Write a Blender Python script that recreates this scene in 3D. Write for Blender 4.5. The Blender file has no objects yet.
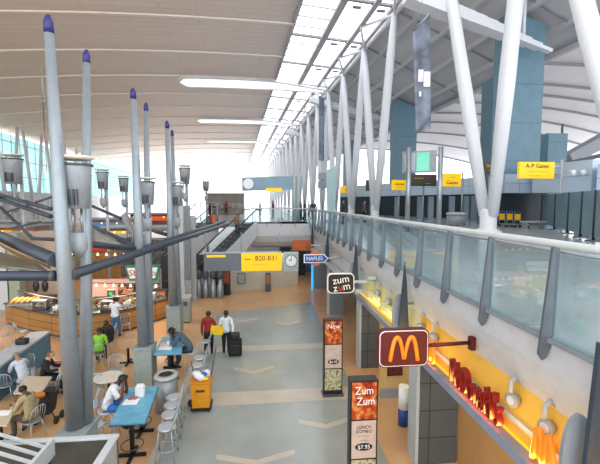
import bpy, bmesh, math, random
from mathutils import Vector, Matrix
random.seed(7)
S = bpy.context.scene
COL = S.collection
# ------------------------------------------------------------------ camera
F = 380.0; CX, CY = 300.0, 232.0; HC = 5.8; YAW = math.radians(5.56); PITCH = math.radians(4.514)
cam_d = bpy.data.cameras.new('camera'); cam = bpy.data.objects.new('camera', cam_d); COL.objects.link(cam)
cam_d.sensor_fit = 'HORIZONTAL'; cam_d.sensor_width = 36.0; cam_d.lens = 36.0*F/600.0
cam_d.clip_start = .05; cam_d.clip_end = 600
cam.location = (0, 0, HC); cam.rotation_euler = (math.pi/2-PITCH, 0, -YAW)
S.camera = cam
CM = Matrix.Translation((0, 0, HC)) @ Matrix.Rotation(-YAW, 4, 'Z') @ Matrix.Rotation(math.pi/2-PITCH, 4, 'X')
def P(u, v, z=None, y=None, x=None):
    """the point of a known plane (floor height z, depth y or side x) seen at a place of the photograph"""
    d = CM.to_3x3() @ Vector(((u-CX)/F, -(v-CY)/F, -1))
    if z is not None: t = (z-HC)/d.z
    elif y is not None: t = y/d.y
    else: t = x/d.x
    return Vector((0, 0, HC)) + d*t
# ------------------------------------------------------------------ materials
def lin(c):
    if isinstance(c, str):
        c = [int(c[i:i+2], 16)/255 for i in (0, 2, 4)]
    return tuple(((x/12.92) if x <= .04045 else ((x+.055)/1.055)**2.4) for x in c)+(1,)
MATS = {}
def mat(name, c, rough=.6, metal=0.0, noise=.06, scale=6.0, spec=.5, bump=0.0):
    if name in MATS: return MATS[name]
    m = bpy.data.materials.new(name); m.use_nodes = True; nt = m.node_tree
    b = nt.nodes['Principled BSDF']; b.inputs['Roughness'].default_value = rough; b.inputs['Metallic'].default_value = metal
    b.inputs['Specular IOR Level'].default_value = spec
    tc = nt.nodes.new('ShaderNodeTexCoord'); n = nt.nodes.new('ShaderNodeTexNoise'); n.inputs['Scale'].default_value = scale; n.inputs['Detail'].default_value = 4
    nt.links.new(tc.outputs['Object'], n.inputs['Vector'])
    r = nt.nodes.new('ShaderNodeValToRGB'); k = lin(c)
    r.color_ramp.elements[0].position = .3; r.color_ramp.elements[1].position = .7
    r.color_ramp.elements[0].color = tuple(max(0, x*(1-noise*1.6)) for x in k[:3])+(1,)
    r.color_ramp.elements[1].color = tuple(min(1, x*(1+noise*1.6)) for x in k[:3])+(1,)
    nt.links.new(n.outputs['Fac'], r.inputs['Fac']); nt.links.new(r.outputs['Color'], b.inputs['Base Color'])
    if bump:
        bp = nt.nodes.new('ShaderNodeBump'); bp.inputs['Strength'].default_value = bump; nt.links.new(n.outputs['Fac'], bp.inputs['Height']); nt.links.new(bp.outputs['Normal'], b.inputs['Normal'])
    MATS[name] = m; return m
def emit(name, c, s):
    if name in MATS: return MATS[name]
    m = bpy.data.materials.new(name); m.use_nodes = True; nt = m.node_tree; nt.nodes.clear()
    o = nt.nodes.new('ShaderNodeOutputMaterial'); e = nt.nodes.new('ShaderNodeEmission'); e.inputs['Color'].default_value = lin(c); e.inputs['Strength'].default_value = s
    nt.links.new(e.outputs[0], o.inputs['Surface']); MATS[name] = m; return m
def glass(name, tint, fac=.12, gcol=(1, 1, 1, 1), rough=.03):
    if name in MATS: return MATS[name]
    m = bpy.data.materials.new(name); m.use_nodes = True; nt = m.node_tree; nt.nodes.clear()
    o = nt.nodes.new('ShaderNodeOutputMaterial'); t = nt.nodes.new('ShaderNodeBsdfTransparent'); t.inputs['Color'].default_value = lin(tint)
    g = nt.nodes.new('ShaderNodeBsdfGlossy'); g.inputs['Color'].default_value = gcol; g.inputs['Roughness'].default_value = rough
    mx = nt.nodes.new('ShaderNodeMixShader'); lw = nt.nodes.new('ShaderNodeLayerWeight'); lw.inputs['Blend'].default_value = .25
    mm = nt.nodes.new('ShaderNodeMath'); mm.operation = 'MULTIPLY_ADD'; mm.inputs[1].default_value = .5; mm.inputs[2].default_value = fac
    mm.inputs[1].default_value = .18
    nt.links.new(lw.outputs['Fresnel'], mm.inputs[0]); nt.links.new(mm.outputs[0], mx.inputs['Fac'])
    nt.links.new(t.outputs[0], mx.inputs[1]); nt.links.new(g.outputs[0], mx.inputs[2]); nt.links.new(mx.outputs[0], o.inputs['Surface'])
    MATS[name] = m; return m
def ramp_mat(name, cols, scale, rough=.5, tex='noise', emis=0.0):
    """blotchy many-coloured print (food pictures, goods, posters)"""
    if name in MATS: return MATS[name]
    m = bpy.data.materials.new(name); m.use_nodes = True; nt = m.node_tree; b = nt.nodes['Principled BSDF']; b.inputs['Roughness'].default_value = rough
    tc = nt.nodes.new('ShaderNodeTexCoord')
    n = nt.nodes.new('ShaderNodeTexNoise' if tex == 'noise' else 'ShaderNodeTexVoronoi'); n.inputs['Scale'].default_value = scale
    if tex == 'noise': n.inputs['Detail'].default_value = 3
    nt.links.new(tc.outputs['Object'], n.inputs['Vector'])
    r = nt.nodes.new('ShaderNodeValToRGB'); r.color_ramp.interpolation = 'LINEAR'
    while len(r.color_ramp.elements) < len(cols): r.color_ramp.elements.new(.5)
    for i, c in enumerate(cols):
        e = r.color_ramp.elements[i]; e.position = .25+.5*i/(len(cols)-1); e.color = lin(c)
    nt.links.new(n.outputs[0], r.inputs['Fac']); nt.links.new(r.outputs['Color'], b.inputs['Base Color'])
    if emis:
        nt.links.new(r.outputs['Color'], b.inputs['Emission Color']); b.inputs['Emission Strength'].default_value = emis
    MATS[name] = m; return m
def tile_mat(name, c1, c2, mortar, sx, sy, rough=.5, msize=.01, axis='XY', spec=.5):
    """brick-texture panels in real metres"""
    if name in MATS: return MATS[name]
    m = bpy.data.materials.new(name); m.use_nodes = True; nt = m.node_tree; b = nt.nodes['Principled BSDF']; b.inputs['Roughness'].default_value = rough
    b.inputs['Specular IOR Level'].default_value = spec
    g = nt.nodes.new('ShaderNodeNewGeometry'); sp = nt.nodes.new('ShaderNodeSeparateXYZ'); cb = nt.nodes.new('ShaderNodeCombineXYZ')
    nt.links.new(g.outputs['Position'], sp.inputs[0])
    nt.links.new(sp.outputs[axis[0]], cb.inputs['X']); nt.links.new(sp.outputs[axis[1]], cb.inputs['Y'])
    br = nt.nodes.new('ShaderNodeTexBrick'); br.offset = 0; br.inputs['Color1'].default_value = lin(c1); br.inputs['Color2'].default_value = lin(c2); br.inputs['Mortar'].default_value = lin(mortar)
    br.inputs['Scale'].default_value = 1; br.inputs['Brick Width'].default_value = sx; br.inputs['Row Height'].default_value = sy; br.inputs['Mortar Size'].default_value = msize
    nt.links.new(cb.outputs[0], br.inputs['Vector']); nt.links.new(br.outputs['Color'], b.inputs['Base Color'])
    MATS[name] = m; return m
# ------------------------------------------------------------------ mesh builder
class MB:
    def __init__(s): s.bm = bmesh.new()
    def face(s, pts, smooth=False):
        f = s.bm.faces.new([s.bm.verts.new(p) for p in pts]); f.smooth = smooth; return f
    def box(s, a, b, rz=0.0, c=None, bev=0.0):
        a, b = Vector(a), Vector(b)
        r = bmesh.ops.create_cube(s.bm, size=1.0); vs = r['verts']
        ce = (a+b)/2; d = b-a
        M = Matrix.Translation(ce) @ Matrix.Rotation(rz, 4, 'Z') @ Matrix.Diagonal((abs(d.x), abs(d.y), abs(d.z), 1))
        bmesh.ops.transform(s.bm, matrix=M, verts=vs)
        if bev:
            es = list({e for v in vs for e in v.link_edges})
            bmesh.ops.bevel(s.bm, geom=es, offset=bev, segments=2, affect='EDGES', profile=.5)
        return s
    def bar(s, p0, p1, w, h, up=(0, 0, 1)):
        """rectangular bar from p0 to p1; w across, h along up"""
        p0, p1 = Vector(p0), Vector(p1); d = (p1-p0).normalized(); up = Vector(up)
        sd = d.cross(up)
        if sd.length < 1e-4: sd = d.cross(Vector((1, 0, 0)))
        sd.normalize(); u2 = sd.cross(d).normalized()
        v = [s.bm.verts.new(p+sd*(w/2*i)+u2*(h/2*j)) for p in (p0, p1) for i, j in ((-1, -1), (1, -1), (1, 1), (-1, 1))]
        for q in ((3, 2, 1, 0), (4, 5, 6, 7), (0, 1, 5, 4), (1, 2, 6, 5), (2, 3, 7, 6), (3, 0, 4, 7)): s.bm.faces.new([v[i] for i in q])
        return s
    def tube(s, pts, r, seg=10, closed=False):
        """round tube through pts; r a number or one per point"""
        pts = [Vector(p) for p in pts]; n = len(pts); rr = r if isinstance(r, (list, tuple)) else [r]*n
        rings = []; prev = None
        for i, p in enumerate(pts):
            if closed: t = pts[(i+1) % n]-pts[i-1]
            else: t = pts[min(i+1, n-1)]-pts[max(i-1, 0)]
            t.normalize()
            if prev is None:
                a = Vector((0, 0, 1)) if abs(t.z) < .9 else Vector((1, 0, 0))
            else: a = prev
            x = (a-t*a.dot(t)).normalized(); y = t.cross(x); prev = x
            rings.append([s.bm.verts.new(p+x*(rr[i]*math.cos(q))+y*(rr[i]*math.sin(q))) for q in [2*math.pi*k/seg for k in range(seg)]])
        m = n if closed else n-1
        for i in range(m):
            A, B = rings[i], rings[(i+1) % n]
            for k in range(seg):
                f = s.bm.faces.new((A[k], A[(k+1) % seg], B[(k+1) % seg], B[k])); f.smooth = True
        if not closed:
            s.bm.faces.new(rings[0][::-1]); s.bm.faces.new(rings[-1])
        return s
    def lathe(s, prof, c=(0, 0, 0), seg=20, sx=1.0, sy=1.0, cap=True):
        c = Vector(c); rings = []
        for r, z in prof:
            rings.append([s.bm.verts.new(c+Vector((r*sx*math.cos(q), r*sy*math.sin(q), z))) for q in [2*math.pi*k/seg for k in range(seg)]])
        for A, B in zip(rings, rings[1:]):
            for k in range(seg):
                f = s.bm.faces.new((A[k], A[(k+1) % seg], B[(k+1) % seg], B[k])); f.smooth = True
        if cap:
            s.bm.faces.new(rings[0][::-1]); s.bm.faces.new(rings[-1])
        return s
    def prism(s, poly, d):
        """closed prism: poly (list of 3-D points) swept by vector d"""
        d = Vector(d); A = [s.bm.verts.new(Vector(p)) for p in poly]; B = [s.bm.verts.new(Vector(p)+d) for p in poly]; n = len(poly)
        s.bm.faces.new(A[::-1]); s.bm.faces.new(B)
        for k in range(n): s.bm.faces.new((A[k], A[(k+1) % n], B[(k+1) % n], B[k]))
        return s
    def ball(s, c, r, sc=(1, 1, 1), seg=12):
        rr = bmesh.ops.create_uvsphere(s.bm, u_segments=seg, v_segments=max(6, seg*2//3), radius=r)
        bmesh.ops.transform(s.bm, matrix=Matrix.Translation(c) @ Matrix.Diagonal((sc[0], sc[1], sc[2], 1)), verts=rr['verts'])
        for v in rr['verts']:
            for f in v.link_faces: f.smooth = True
        return s
    def build(s, name, m, parent=None, origin=None):
        bmesh.ops.recalc_face_normals(s.bm, faces=s.bm.faces[:])
        off = Vector(origin) if origin is not None else Vector((0, 0, 0))
        if parent is not None: off = wloc(parent)
        if off.length: bmesh.ops.translate(s.bm, vec=-off, verts=s.bm.verts[:])
        me = bpy.data.meshes.new(name); s.bm.to_mesh(me); s.bm.free()
        me.materials.append(m); o = bpy.data.objects.new(name, me); COL.objects.link(o)
        if parent is not None: o.parent = parent
        elif origin is not None: o.location = off
        return o
def wloc(o):
    v = Vector((0, 0, 0))
    while o is not None: v += o.location; o = o.parent
    return v
def tag(o, label=None, cat=None, group=None, kind=None):
    if label: o['label'] = label
    if cat: o['category'] = cat
    if group: o['group'] = group
    if kind: o['kind'] = kind
    return o
def thing(name, label, cat, loc=(0, 0, 0), rz=0.0, group=None):
    o = bpy.data.objects.new(name, None); COL.objects.link(o); o.location = loc; o.rotation_euler = (0, 0, rz); o.empty_display_size = .2
    return tag(o, label, cat, group)
KIDS = {}
def copy_tree(o, parent=None):
    c = o.copy(); COL.objects.link(c)
    if parent is not None: c.parent = parent
    for ch in list(o.children): copy_tree(ch, c)
    return c
def place(proto, used, loc, rz, label, group=None):
    o = copy_tree(proto) if used else proto
    o.location = loc; o.rotation_euler = (0, 0, rz); o['label'] = label
    if group: o['group'] = group
    return o
def structure(o, label, cat='building'):
    return tag(o, label, cat, None, 'structure')
def text(body, size, m, M, parent, name='lettering', ext=.006, align='CENTER', sx=1.0, fit=None, origin=None):
    cu = bpy.data.curves.new(name, 'FONT'); cu.body = body; cu.size = size; cu.extrude = ext; cu.align_x = align; cu.align_y = 'CENTER'; cu.resolution_u = 3
    t = bpy.data.objects.new(name, cu); COL.objects.link(t)
    me = bpy.data.meshes.new_from_object(t.evaluated_get(bpy.context.evaluated_depsgraph_get())); bpy.data.objects.remove(t); bpy.data.curves.remove(cu)
    if fit:
        xs = [v.co.x for v in me.vertices]; sx = fit/(max(xs)-min(xs))
    me.transform(M @ Matrix.Diagonal((sx, 1, 1, 1)))
    if origin is not None: me.transform(Matrix.Translation(-Vector(origin)))
    if parent is not None: me.transform(Matrix.Translation(-wloc(parent)))
    me.materials.clear(); me.materials.append(m)
    o = bpy.data.objects.new(name, me); COL.objects.link(o); o.parent = parent
    if origin is not None: o.location = origin
    return o
def face_cam(c, tilt=0.0):      # text that reads from the -Y side
    return Matrix.Translation(c) @ Matrix.Rotation(math.pi/2, 4, 'X') @ Matrix.Rotation(tilt, 4, 'Z')
def face_left(c):               # text that reads from the -X side (the concourse)
    return Matrix.Translation(c) @ Matrix(((0, 0, -1, 0), (-1, 0, 0, 0), (0, 1, 0, 0), (0, 0, 0, 1)))
ORD = ['first', 'second', 'third', 'fourth', 'fifth', 'sixth', 'seventh', 'eighth', 'ninth', 'tenth', 'eleventh', 'twelfth', 'thirteenth', 'fourteenth', 'fifteenth', 'sixteenth', 'seventeenth', 'eighteenth', 'nineteenth', 'twentieth', 'twenty-first', 'twenty-second', 'twenty-third', 'twenty-fourth', 'twenty-fifth']
def rrect(w, h, r, n=5):
    pts = []
    for cx, cz, a0 in ((w/2-r, h/2-r, 0), (-w/2+r, h/2-r, 90), (-w/2+r, -h/2+r, 180), (w/2-r, -h/2+r, 270)):
        for k in range(n+1):
            a = math.radians(a0+90*k/n); pts.append((cx+r*math.cos(a), cz+r*math.sin(a)))
    return pts
# ------------------------------------------------------------------ shared materials
steel = mat('brushed_steel', '98a0a6', .35, .7, .05)
pole_m = mat('grey_pole_paint', '929ca4', .38, .35, .04)
dark_tube = mat('dark_tube_paint', '3b4350', .4, .2, .05)
white_p = mat('white_steel_paint', 'dcdde2', .45, 0, .02)
white_s = mat('white_plaster', 'c3c5ca', .6, 0, .03)
grey_p = mat('grey_paint', '8b9198', .5, .1, .05)
lgrey_p = mat('light_grey_paint', 'b4b9bb', .5, .0, .04)
dgrey = mat('dark_grey_paint', '4c5158', .5, 0, .06)
black = mat('black_plastic', '17181b', .45, 0, .1)
chrome = mat('chair_wire', 'b9bfc4', .3, .6, .04)
teal = mat('teal_cladding', '648494', .5, 0, .05, 1.5)
teal_d = mat('teal_joints_shaded_side', '4c6a78', .5, 0, .05, 1.5)  # dark joints, and the shade of the tower's side painted in
yellow = mat('sign_yellow', 'fdc206', .4, 0, .02)
yel_e = ramp_mat('sign_yellow_lit', ['fdc000', 'ffca10'], 2, .4, 'noise', .25)
ink = mat('sign_ink', '1c1a14', .5, 0, .05)
red = mat('sign_red', '580a10', .5, 0, .05)
red_l = mat('letter_red', '8c1812', .35, 0, .05)
orange_m = ramp_mat('arch_orange', ['f47a14', 'f98a20'], 2, .35, 'noise', .25)
whitep = mat('sign_white', 'f2f2f0', .4, 0, .02)
blue_t = mat('blue_laminate', '69a9c6', .25, 0, .08, 5)
wood = mat('oak_panel', 'a97e4c', .45, 0, .12, 3)
cream = mat('cream_panel', 'd8c39a', .5, 0, .06)
tanw = mat('tan_wall', 'b98d57', .55, 0, .06, 2)
screen_b = mat('navy_cap', '26246c', .3, 0, .05)
# ------------------------------------------------------------------ world and light
w = bpy.data.worlds.new('sky'); S.world = w; w.use_nodes = True
bg = w.node_tree.nodes['Background']; bg.inputs['Color'].default_value = (.93, .97, 1, 1); bg.inputs['Strength'].default_value = 2.4
S.view_settings.view_transform = 'Standard'; S.view_settings.look = 'None'; S.view_settings.gamma = 1; S.view_settings.use_curve_mapping = False
S.view_settings.exposure = 0.32
S.cycles.use_denoising = True
S.cycles.max_bounces = 6; S.cycles.transparent_max_bounces = 16; S.cycles.sample_clamp_indirect = 6
def area(name, loc, rot, sx, sy, power, col=(1, 1, 1)):
    l = bpy.data.lights.new(name, 'AREA'); l.shape = 'RECTANGLE'; l.size = sx; l.size_y = sy; l.energy = power; l.color = col
    o = bpy.data.objects.new(name, l); COL.objects.link(o); o.location = loc; o.rotation_euler = rot; return o
def point(name, loc, power, col=(1, .8, .55), r=.12):
    l = bpy.data.lights.new(name, 'POINT'); l.energy = power; l.color = col; l.shadow_soft_size = r
    o = bpy.data.objects.new(name, l); COL.objects.link(o); o.location = loc; return o
# ------------------------------------------------------------------ roof frame (axis turned 4 degrees from the concourse)
PSI = math.radians(-4.0); cs, sn = math.cos(PSI), math.sin(PSI)
def R(xp, yp, h): return Vector((xp*cs+yp*sn, -xp*sn+yp*cs, HC+h))
def droop(yp): return 1-.10*max(0, (yp-60)/110)**2
def hv(xp, yp):
    if xp <= 5.4: h = 16.1-.0017*(xp-3)**2
    else: h = 16.1-(xp-5.4)*.06
    return h*droop(yp)
# ------------------------------------------------------------------ floors
def floor_mat():
    m = bpy.data.materials.new('terrazzo_grey'); m.use_nodes = True; nt = m.node_tree; b = nt.nodes['Principled BSDF']; b.inputs['Roughness'].default_value = .22
    tc = nt.nodes.new('ShaderNodeTexCoord'); n = nt.nodes.new('ShaderNodeTexNoise'); n.inputs['Scale'].default_value = .5; n.inputs['Detail'].default_value = 8; n.inputs['Roughness'].default_value = .65
    nt.links.new(tc.outputs['Object'], n.inputs['Vector']); r = nt.nodes.new('ShaderNodeValToRGB')
    r.color_ramp.elements[0].position = .3; r.color_ramp.elements[1].position = .7; r.color_ramp.elements[0].color = lin('8e9591'); r.color_ramp.elements[1].color = lin('a4aaa5')
    nt.links.new(n.outputs['Fac'], r.inputs['Fac']); nt.links.new(r.outputs['Color'], b.inputs['Base Color']); return m
terr = floor_mat()
tan_f = mat('terrazzo_tan', 'c89f74', .3, 0, .07, .8)
cream_f = mat('terrazzo_cream', 'bcb2a2', .24, 0, .05, 1.5)
o = MB().box((-75, -12, -.3), (30, 120, 0)).build('floor', tan_f); structure(o, 'tan polished terrazzo floor of the lower food hall', 'floor')
# grey walkway, far end cut on a slant
o = MB().prism([(-2.4, -12, 0), (2.75, -12, 0), (2.75, 21.6, 0), (-2.5, 19.6, 0)], (0, 0, .006)).build('floor_walkway', terr); structure(o, 'grey terrazzo walkway down the lower concourse', 'floor')
inl = MB()
for y0, y1 in ((10.6, 11.35), (14.55, 15.1), (6.9, 7.5)): inl.box((-2.35, y0, .0062), (2.7, y1, .0085))
inl.box((-2.62, -12, .001), (-2.4, 19.6, .0085))
def chevron(x0, x1, y, dy, w_):
    xm = (x0+x1)/2
    inl.prism([(x0, y, .0062), (xm, y-dy, .0062), (xm, y-dy+w_, .0062), (x0, y+w_, .0062)], (0, 0, .002))
    inl.prism([(xm, y-dy, .0062), (x1, y, .0062), (x1, y+w_, .0062), (xm, y-dy+w_, .0062)], (0, 0, .002))
chevron(-1.05, .33, 12.9, .35, .22); chevron(.55, 1.75, 17.9, .4, .3); chevron(.9, 2.3, 9.5, .3, .2); chevron(-1.6, -.3, 18.6, .4, .3); chevron(-1.1, .7, 8.3, .3, .18)
o = inl.build('floor_inlay', cream_f); structure(o, 'cream terrazzo bands and chevrons inlaid in the grey walkway', 'floor')
up_m = mat('upper_terrazzo', 'b9bdc0', .16, 0, .05, .7)
UZ = 4.2; EX = 3.44; EY = 28.0
o = MB().box((EX+.02, -8, UZ-.35), (60, EY, UZ)).box((-.9, EY+.02, UZ-.35), (60, 175, UZ)).box((-6.5, 30.3, UZ-.35), (-.9, 175, UZ)).build('floor_upper', up_m); structure(o, 'pale glossy floor of the upper level', 'floor')
# white slab edge above the shops and across the far end
prof = [(EX+.015, UZ+.0), (EX, UZ-.02), (EX, UZ-.42), (EX+.05, UZ-.62), (EX+.13, UZ-.84), (EX+.2, UZ-1.0), (EX+.5, UZ-1.0), (EX+.5, UZ-.36), (EX+.015, UZ-.36)]
o = MB().prism([(x, -4, z) for x, z in prof], (0, 32, 0)).build('trim_slab_edge', white_s); structure(o, 'white curved slab edge under the glass railing', 'trim')
prof2 = [(EY+.02, UZ), (EY, UZ-.05), (EY+.02, UZ-.9), (EY+.25, UZ-1.35), (EY+.6, UZ-1.7), (EY+3, UZ-1.75), (EY+3, UZ)]
o = MB().prism([(-.9, y, z) for y, z in prof2], (EX+.9, 0, 0)).build('trim_bulkhead', white_s); structure(o, 'white curved bulkhead across the end of the walkway', 'trim')
o = MB().box((-.85, EY+1.0, 2.35), (EX, EY+3, 2.46)).build('trim_bulkhead_sill', grey_p); structure(o, 'grey strip under the white bulkhead', 'trim')
# yellow-lit sign band and the blue-grey ledge
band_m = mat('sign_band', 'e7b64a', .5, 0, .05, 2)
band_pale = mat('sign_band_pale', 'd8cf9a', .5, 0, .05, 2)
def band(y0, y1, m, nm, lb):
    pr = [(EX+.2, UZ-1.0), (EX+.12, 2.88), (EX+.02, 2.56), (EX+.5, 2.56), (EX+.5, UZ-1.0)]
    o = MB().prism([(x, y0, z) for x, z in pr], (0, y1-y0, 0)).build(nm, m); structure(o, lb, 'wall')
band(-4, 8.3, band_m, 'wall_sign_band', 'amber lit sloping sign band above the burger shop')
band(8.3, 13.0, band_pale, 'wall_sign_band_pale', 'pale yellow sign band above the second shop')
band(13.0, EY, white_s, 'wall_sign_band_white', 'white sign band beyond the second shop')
o = MB().box((3.25, -4, 2.41), (EX+.5, 13.0, 2.56), bev=.015).build('trim_ledge', mat('ledge_blue_grey', '8e97ab', .35, .2, .04)); structure(o, 'blue-grey ledge below the lit sign band', 'trim')
o = MB().box((3.27, 13.0, 2.5), (EX+.5, EY, 2.70)).build('trim_ledge_far', white_s); structure(o, 'white ledge over the farther shops', 'trim')
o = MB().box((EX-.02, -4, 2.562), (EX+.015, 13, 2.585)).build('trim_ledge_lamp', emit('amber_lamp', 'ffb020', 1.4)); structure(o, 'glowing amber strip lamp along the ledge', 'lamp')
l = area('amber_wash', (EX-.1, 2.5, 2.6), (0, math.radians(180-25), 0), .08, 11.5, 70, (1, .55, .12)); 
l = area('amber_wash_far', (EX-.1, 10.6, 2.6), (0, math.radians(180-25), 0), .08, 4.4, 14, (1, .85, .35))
# shop fronts below
o = MB().box((4.27, -4, 0), (4.5, 7.65, 2.69)).box((5.0, 10.9, 0), (5.2, 12.9, 2.69)).build('wall_shops', tanw); structure(o, 'tan wall inside the shop fronts', 'wall')
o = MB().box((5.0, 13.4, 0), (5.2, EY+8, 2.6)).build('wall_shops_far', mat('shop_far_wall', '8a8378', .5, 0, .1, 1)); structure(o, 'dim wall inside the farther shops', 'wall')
o = MB().box((3.5, -4, 2.70), (60, EY+3, 2.78)).build('ceiling_shops', lgrey_p); structure(o, 'low ceiling over the shops', 'ceiling')
gran = tile_mat('grey_cladding', '4f575b', '565e62', '2c3236', 1.2, .62, .35, .012, 'XZ')
for i, (y, wd, fm) in enumerate(((7.68, .95, gran), (12.6, .76, gran), (18.9, .8, mat('grey_far_pillar', '7b828a', .4, .1, .05)), (24.9, .95, MATS['grey_far_pillar']), (31.0, .9, MATS['grey_far_pillar']))):
    root = thing('shop_pillar', '%s shop front pillar counting down the walkway, %s' % (ORD[i], 'dark grey tiles with a pale corridor edge' if i < 2 else 'plain mid grey'), 'pillar', (3.3, y, 0))
    MB().box((3.36, y, 0), (3.3+wd, y+.42, 2.41)).build('core', fm, root)
    MB().box((3.29, y-.012, 0), (3.36, y+.43, 2.41)).build('edge_strip', lgrey_p, root)
    tag(root, kind='thing')
for i, (x, y, h) in enumerate(((3.22, 24.75, 2.1), (3.22, 30.4, 2.3))):
    o = MB().tube([(x, y, .0), (x, y, 2.5)], .055, 10).build('neon_tube', emit('blue_neon', '2f9bff', 1.6), origin=(x, y, 0)); tag(o, ('blue glowing neon tube on the grey pillar beside the blue arrow sign', 'blue glowing neon tube on the farthest shop pillar')[i], 'neon light')
# shop interior bits: framed picture, low wall, blue-and-white stand
root = thing('framed_picture', 'dark red picture in black frame on tan shop wall', 'picture', (3.85, 10.7, .6))
MB().box((3.66, 10.66, .62), (4.12, 10.7, 1.2)).build('frame', black, root)
MB().box((3.70, 10.645, .66), (4.08, 10.66, 1.16)).build('print', ramp_mat('dark_print', ['2a100c', '6a2a1c', '35160f'], 6), root)
o = MB().box((3.45, 10.7, 0), (5.0, 10.85, 2.6)).build('wall_shop_return', mat('shop_return', 'caa66a', .55, 0, .06)); structure(o, 'tan return wall between the two shop fronts', 'wall')
o = MB().box((3.45, 10.55, 0), (4.98, 10.7, .22)).build('baseboard_shop', grey_p); structure(o, 'grey low plinth against the tan return wall', 'baseboard')
root = thing('standing_display', 'slim blue and white display stand behind the burger sign pillar', 'display', (3.6, 9.2, 0))
MB().lathe([(.13, 0), (.13, .45)], (3.6, 9.2, 0)).build('lower_panel', mat('stand_blue', '1d3f86', .4), root)
MB().lathe([(.13, .45), (.13, 1.05)], (3.6, 9.2, 0)).build('upper_panel', whitep, root)
area('shop_lamp', (4.2, 6, 2.5), (0, 0, 0), .5, 5, 45, (1, .8, .5)); area('shop_lamp_far', (4.2, 11, 2.5), (0, 0, 0), .5, 2.5, 30, (1, .82, .55))
area('far_lobby_lamp', (1.0, 26, 2.3), (0, 0, 0), 3, 1, 30, (1, .85, .65))
# shields hanging at the pillars: dark blade and pale half disc
blade_m = mat('blade_blue_grey', '3c4858', .4, .2, .06); disc_m = mat('blade_disc', '8c98a4', .4, .2, .05)
for i, y in enumerate((3.33, 8.5, 13.2, 19.2, 25.2)):
    root = thing('facade_blade', '%s pointed blue-grey blade with half disc on slab edge, counting away' % ORD[i], 'facade ornament', (3.2, y, 2.75))
    x = 3.23
    MB().prism([(x+.06, y, 4.42), (x-.1, y-.06, 2.75), (x+.17, y-.06, 2.75), (x+.12, y, 3.9)], (.0, .05, 0)).build('blade', blade_m, root)
    pts = [(x-.02+.0, y+.11, 2.75)]+[(x+.02-.2*math.cos(a)*.9, y+.11, 3.2+.38*math.sin(a)) for a in [math.pi*k/10*.98 for k in range(11)]]+[(x+.2, y+.11, 2.75), ]
    MB().prism([(x-.17, y+.12, 2.75)]+[(x+.0-.17*math.cos(a), y+.12, 3.2+.42*math.sin(a)) for a in [math.pi*k/12 for k in range(13)]]+[(x+.17, y+.12, 2.75)], (0, .04, 0)).build('half_disc', disc_m, root)
    MB().bar((x+.08, y+.06, 3.4), (EX+.2, y+.06, 3.4), .05, .05).build('bracket', steel, root)
# spotlights on the sign band
for i, y in enumerate((4.2, 4.85, 7.35, 8.0, 10.2, 11.2)):
    root = thing('spotlight', '%s ring-shaped spotlight with hooked arm on the sign band' % ORD[i], 'spotlight', (EX+.2, y, 3.2))
    pts = [(EX+.19, y+.06, 3.25), (EX+.11, y+.05, 3.31), (EX+.03, y+.02, 3.27), (EX+.02, y, 3.12)]
    MB().tube(pts, .03, 8).build('arm', lgrey_p, root)
    m_ = Matrix.Translation((EX+.04, y, 3.01)) @ Matrix.Rotation(math.radians(-90), 4, 'Y') @ Matrix.Rotation(.25, 4, 'X')
    b_ = MB().lathe([(.04, -.09), (.08, -.08), (.105, 0), (.098, .03), (.07, .03)], (0, 0, 0)); bmesh.ops.transform(b_.bm, matrix=m_, verts=b_.bm.verts[:]); b_.build('lamp_head', mat('lamp_grey', '9a9c98', .5), root)
    b_ = MB().lathe([(.062, .02), (.062, .034)], (0, 0, 0)); bmesh.ops.transform(b_.bm, matrix=m_, verts=b_.bm.verts[:]); b_.build('lens', mat('lamp_lens', 'cfd3d0', .2), root)
# ------------------------------------------------------------------ glass railing
rail_g = glass('rail_glass', 'e6f0f1', .03); post_m = mat('post_steel_grey', '646a72', .4, .3, .04)
root = thing('glass_railing', 'long glass balustrade with grey steel fins along the upper level edge', 'railing', (EX, 0, UZ))
ys = [4.13+1.27*k for k in range(-2, 18)]
for k, y in enumerate(ys):
    MB().prism([(EX-.16, y, 3.98), (EX-.11, y, 3.90), (EX-.06, y, 3.93), (EX+.02, y, 4.12), (EX+.045, y, 5.27), (EX-.045, y, 5.27)], (0, .035, 0)).build('post', post_m, root)
    if k+1 < len(ys): MB().box((EX-.035, y+.06, 4.16), (EX-.02, ys[k+1]-.03, 5.2)).build('glass_panel', rail_g, root)
MB().tube([(EX, ys[0]-.3, 5.31), (EX, EY, 5.31)], .045, 10).build('top_rail', lgrey_p, root)
MB().tube([(EX+.16, ys[0]-.3, 5.2), (EX+.16, EY, 5.2)], .025, 8).build('handrail', steel, root)
MB().box((EX-.06, ys[0]-.3, 4.12), (EX+.02, EY, 4.17)).build('shoe_rail', grey_p, root)
root = thing('glass_railing', 'short glass balustrade across the far end above the white bulkhead', 'railing', (0, EY, UZ))
xs = [EX-.02-1.05*k for k in range(5)]
for k, x in enumerate(xs):
    MB().prism([(x, EY-.1, 3.95), (x, EY+.02, 3.95), (x, EY+.04, 5.27), (x, EY-.05, 5.27)], (.035, 0, 0)).build('post', post_m, root)
    if k+1 < len(xs): MB().box((xs[k+1]+.05, EY-.02, 4.2), (x-.02, EY-.005, 5.2)).build('glass_panel', rail_g, root)
MB().tube([(EX, EY, 5.31), (-.9, EY, 5.31)], .045, 10).build('top_rail', lgrey_p, root)
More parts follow.
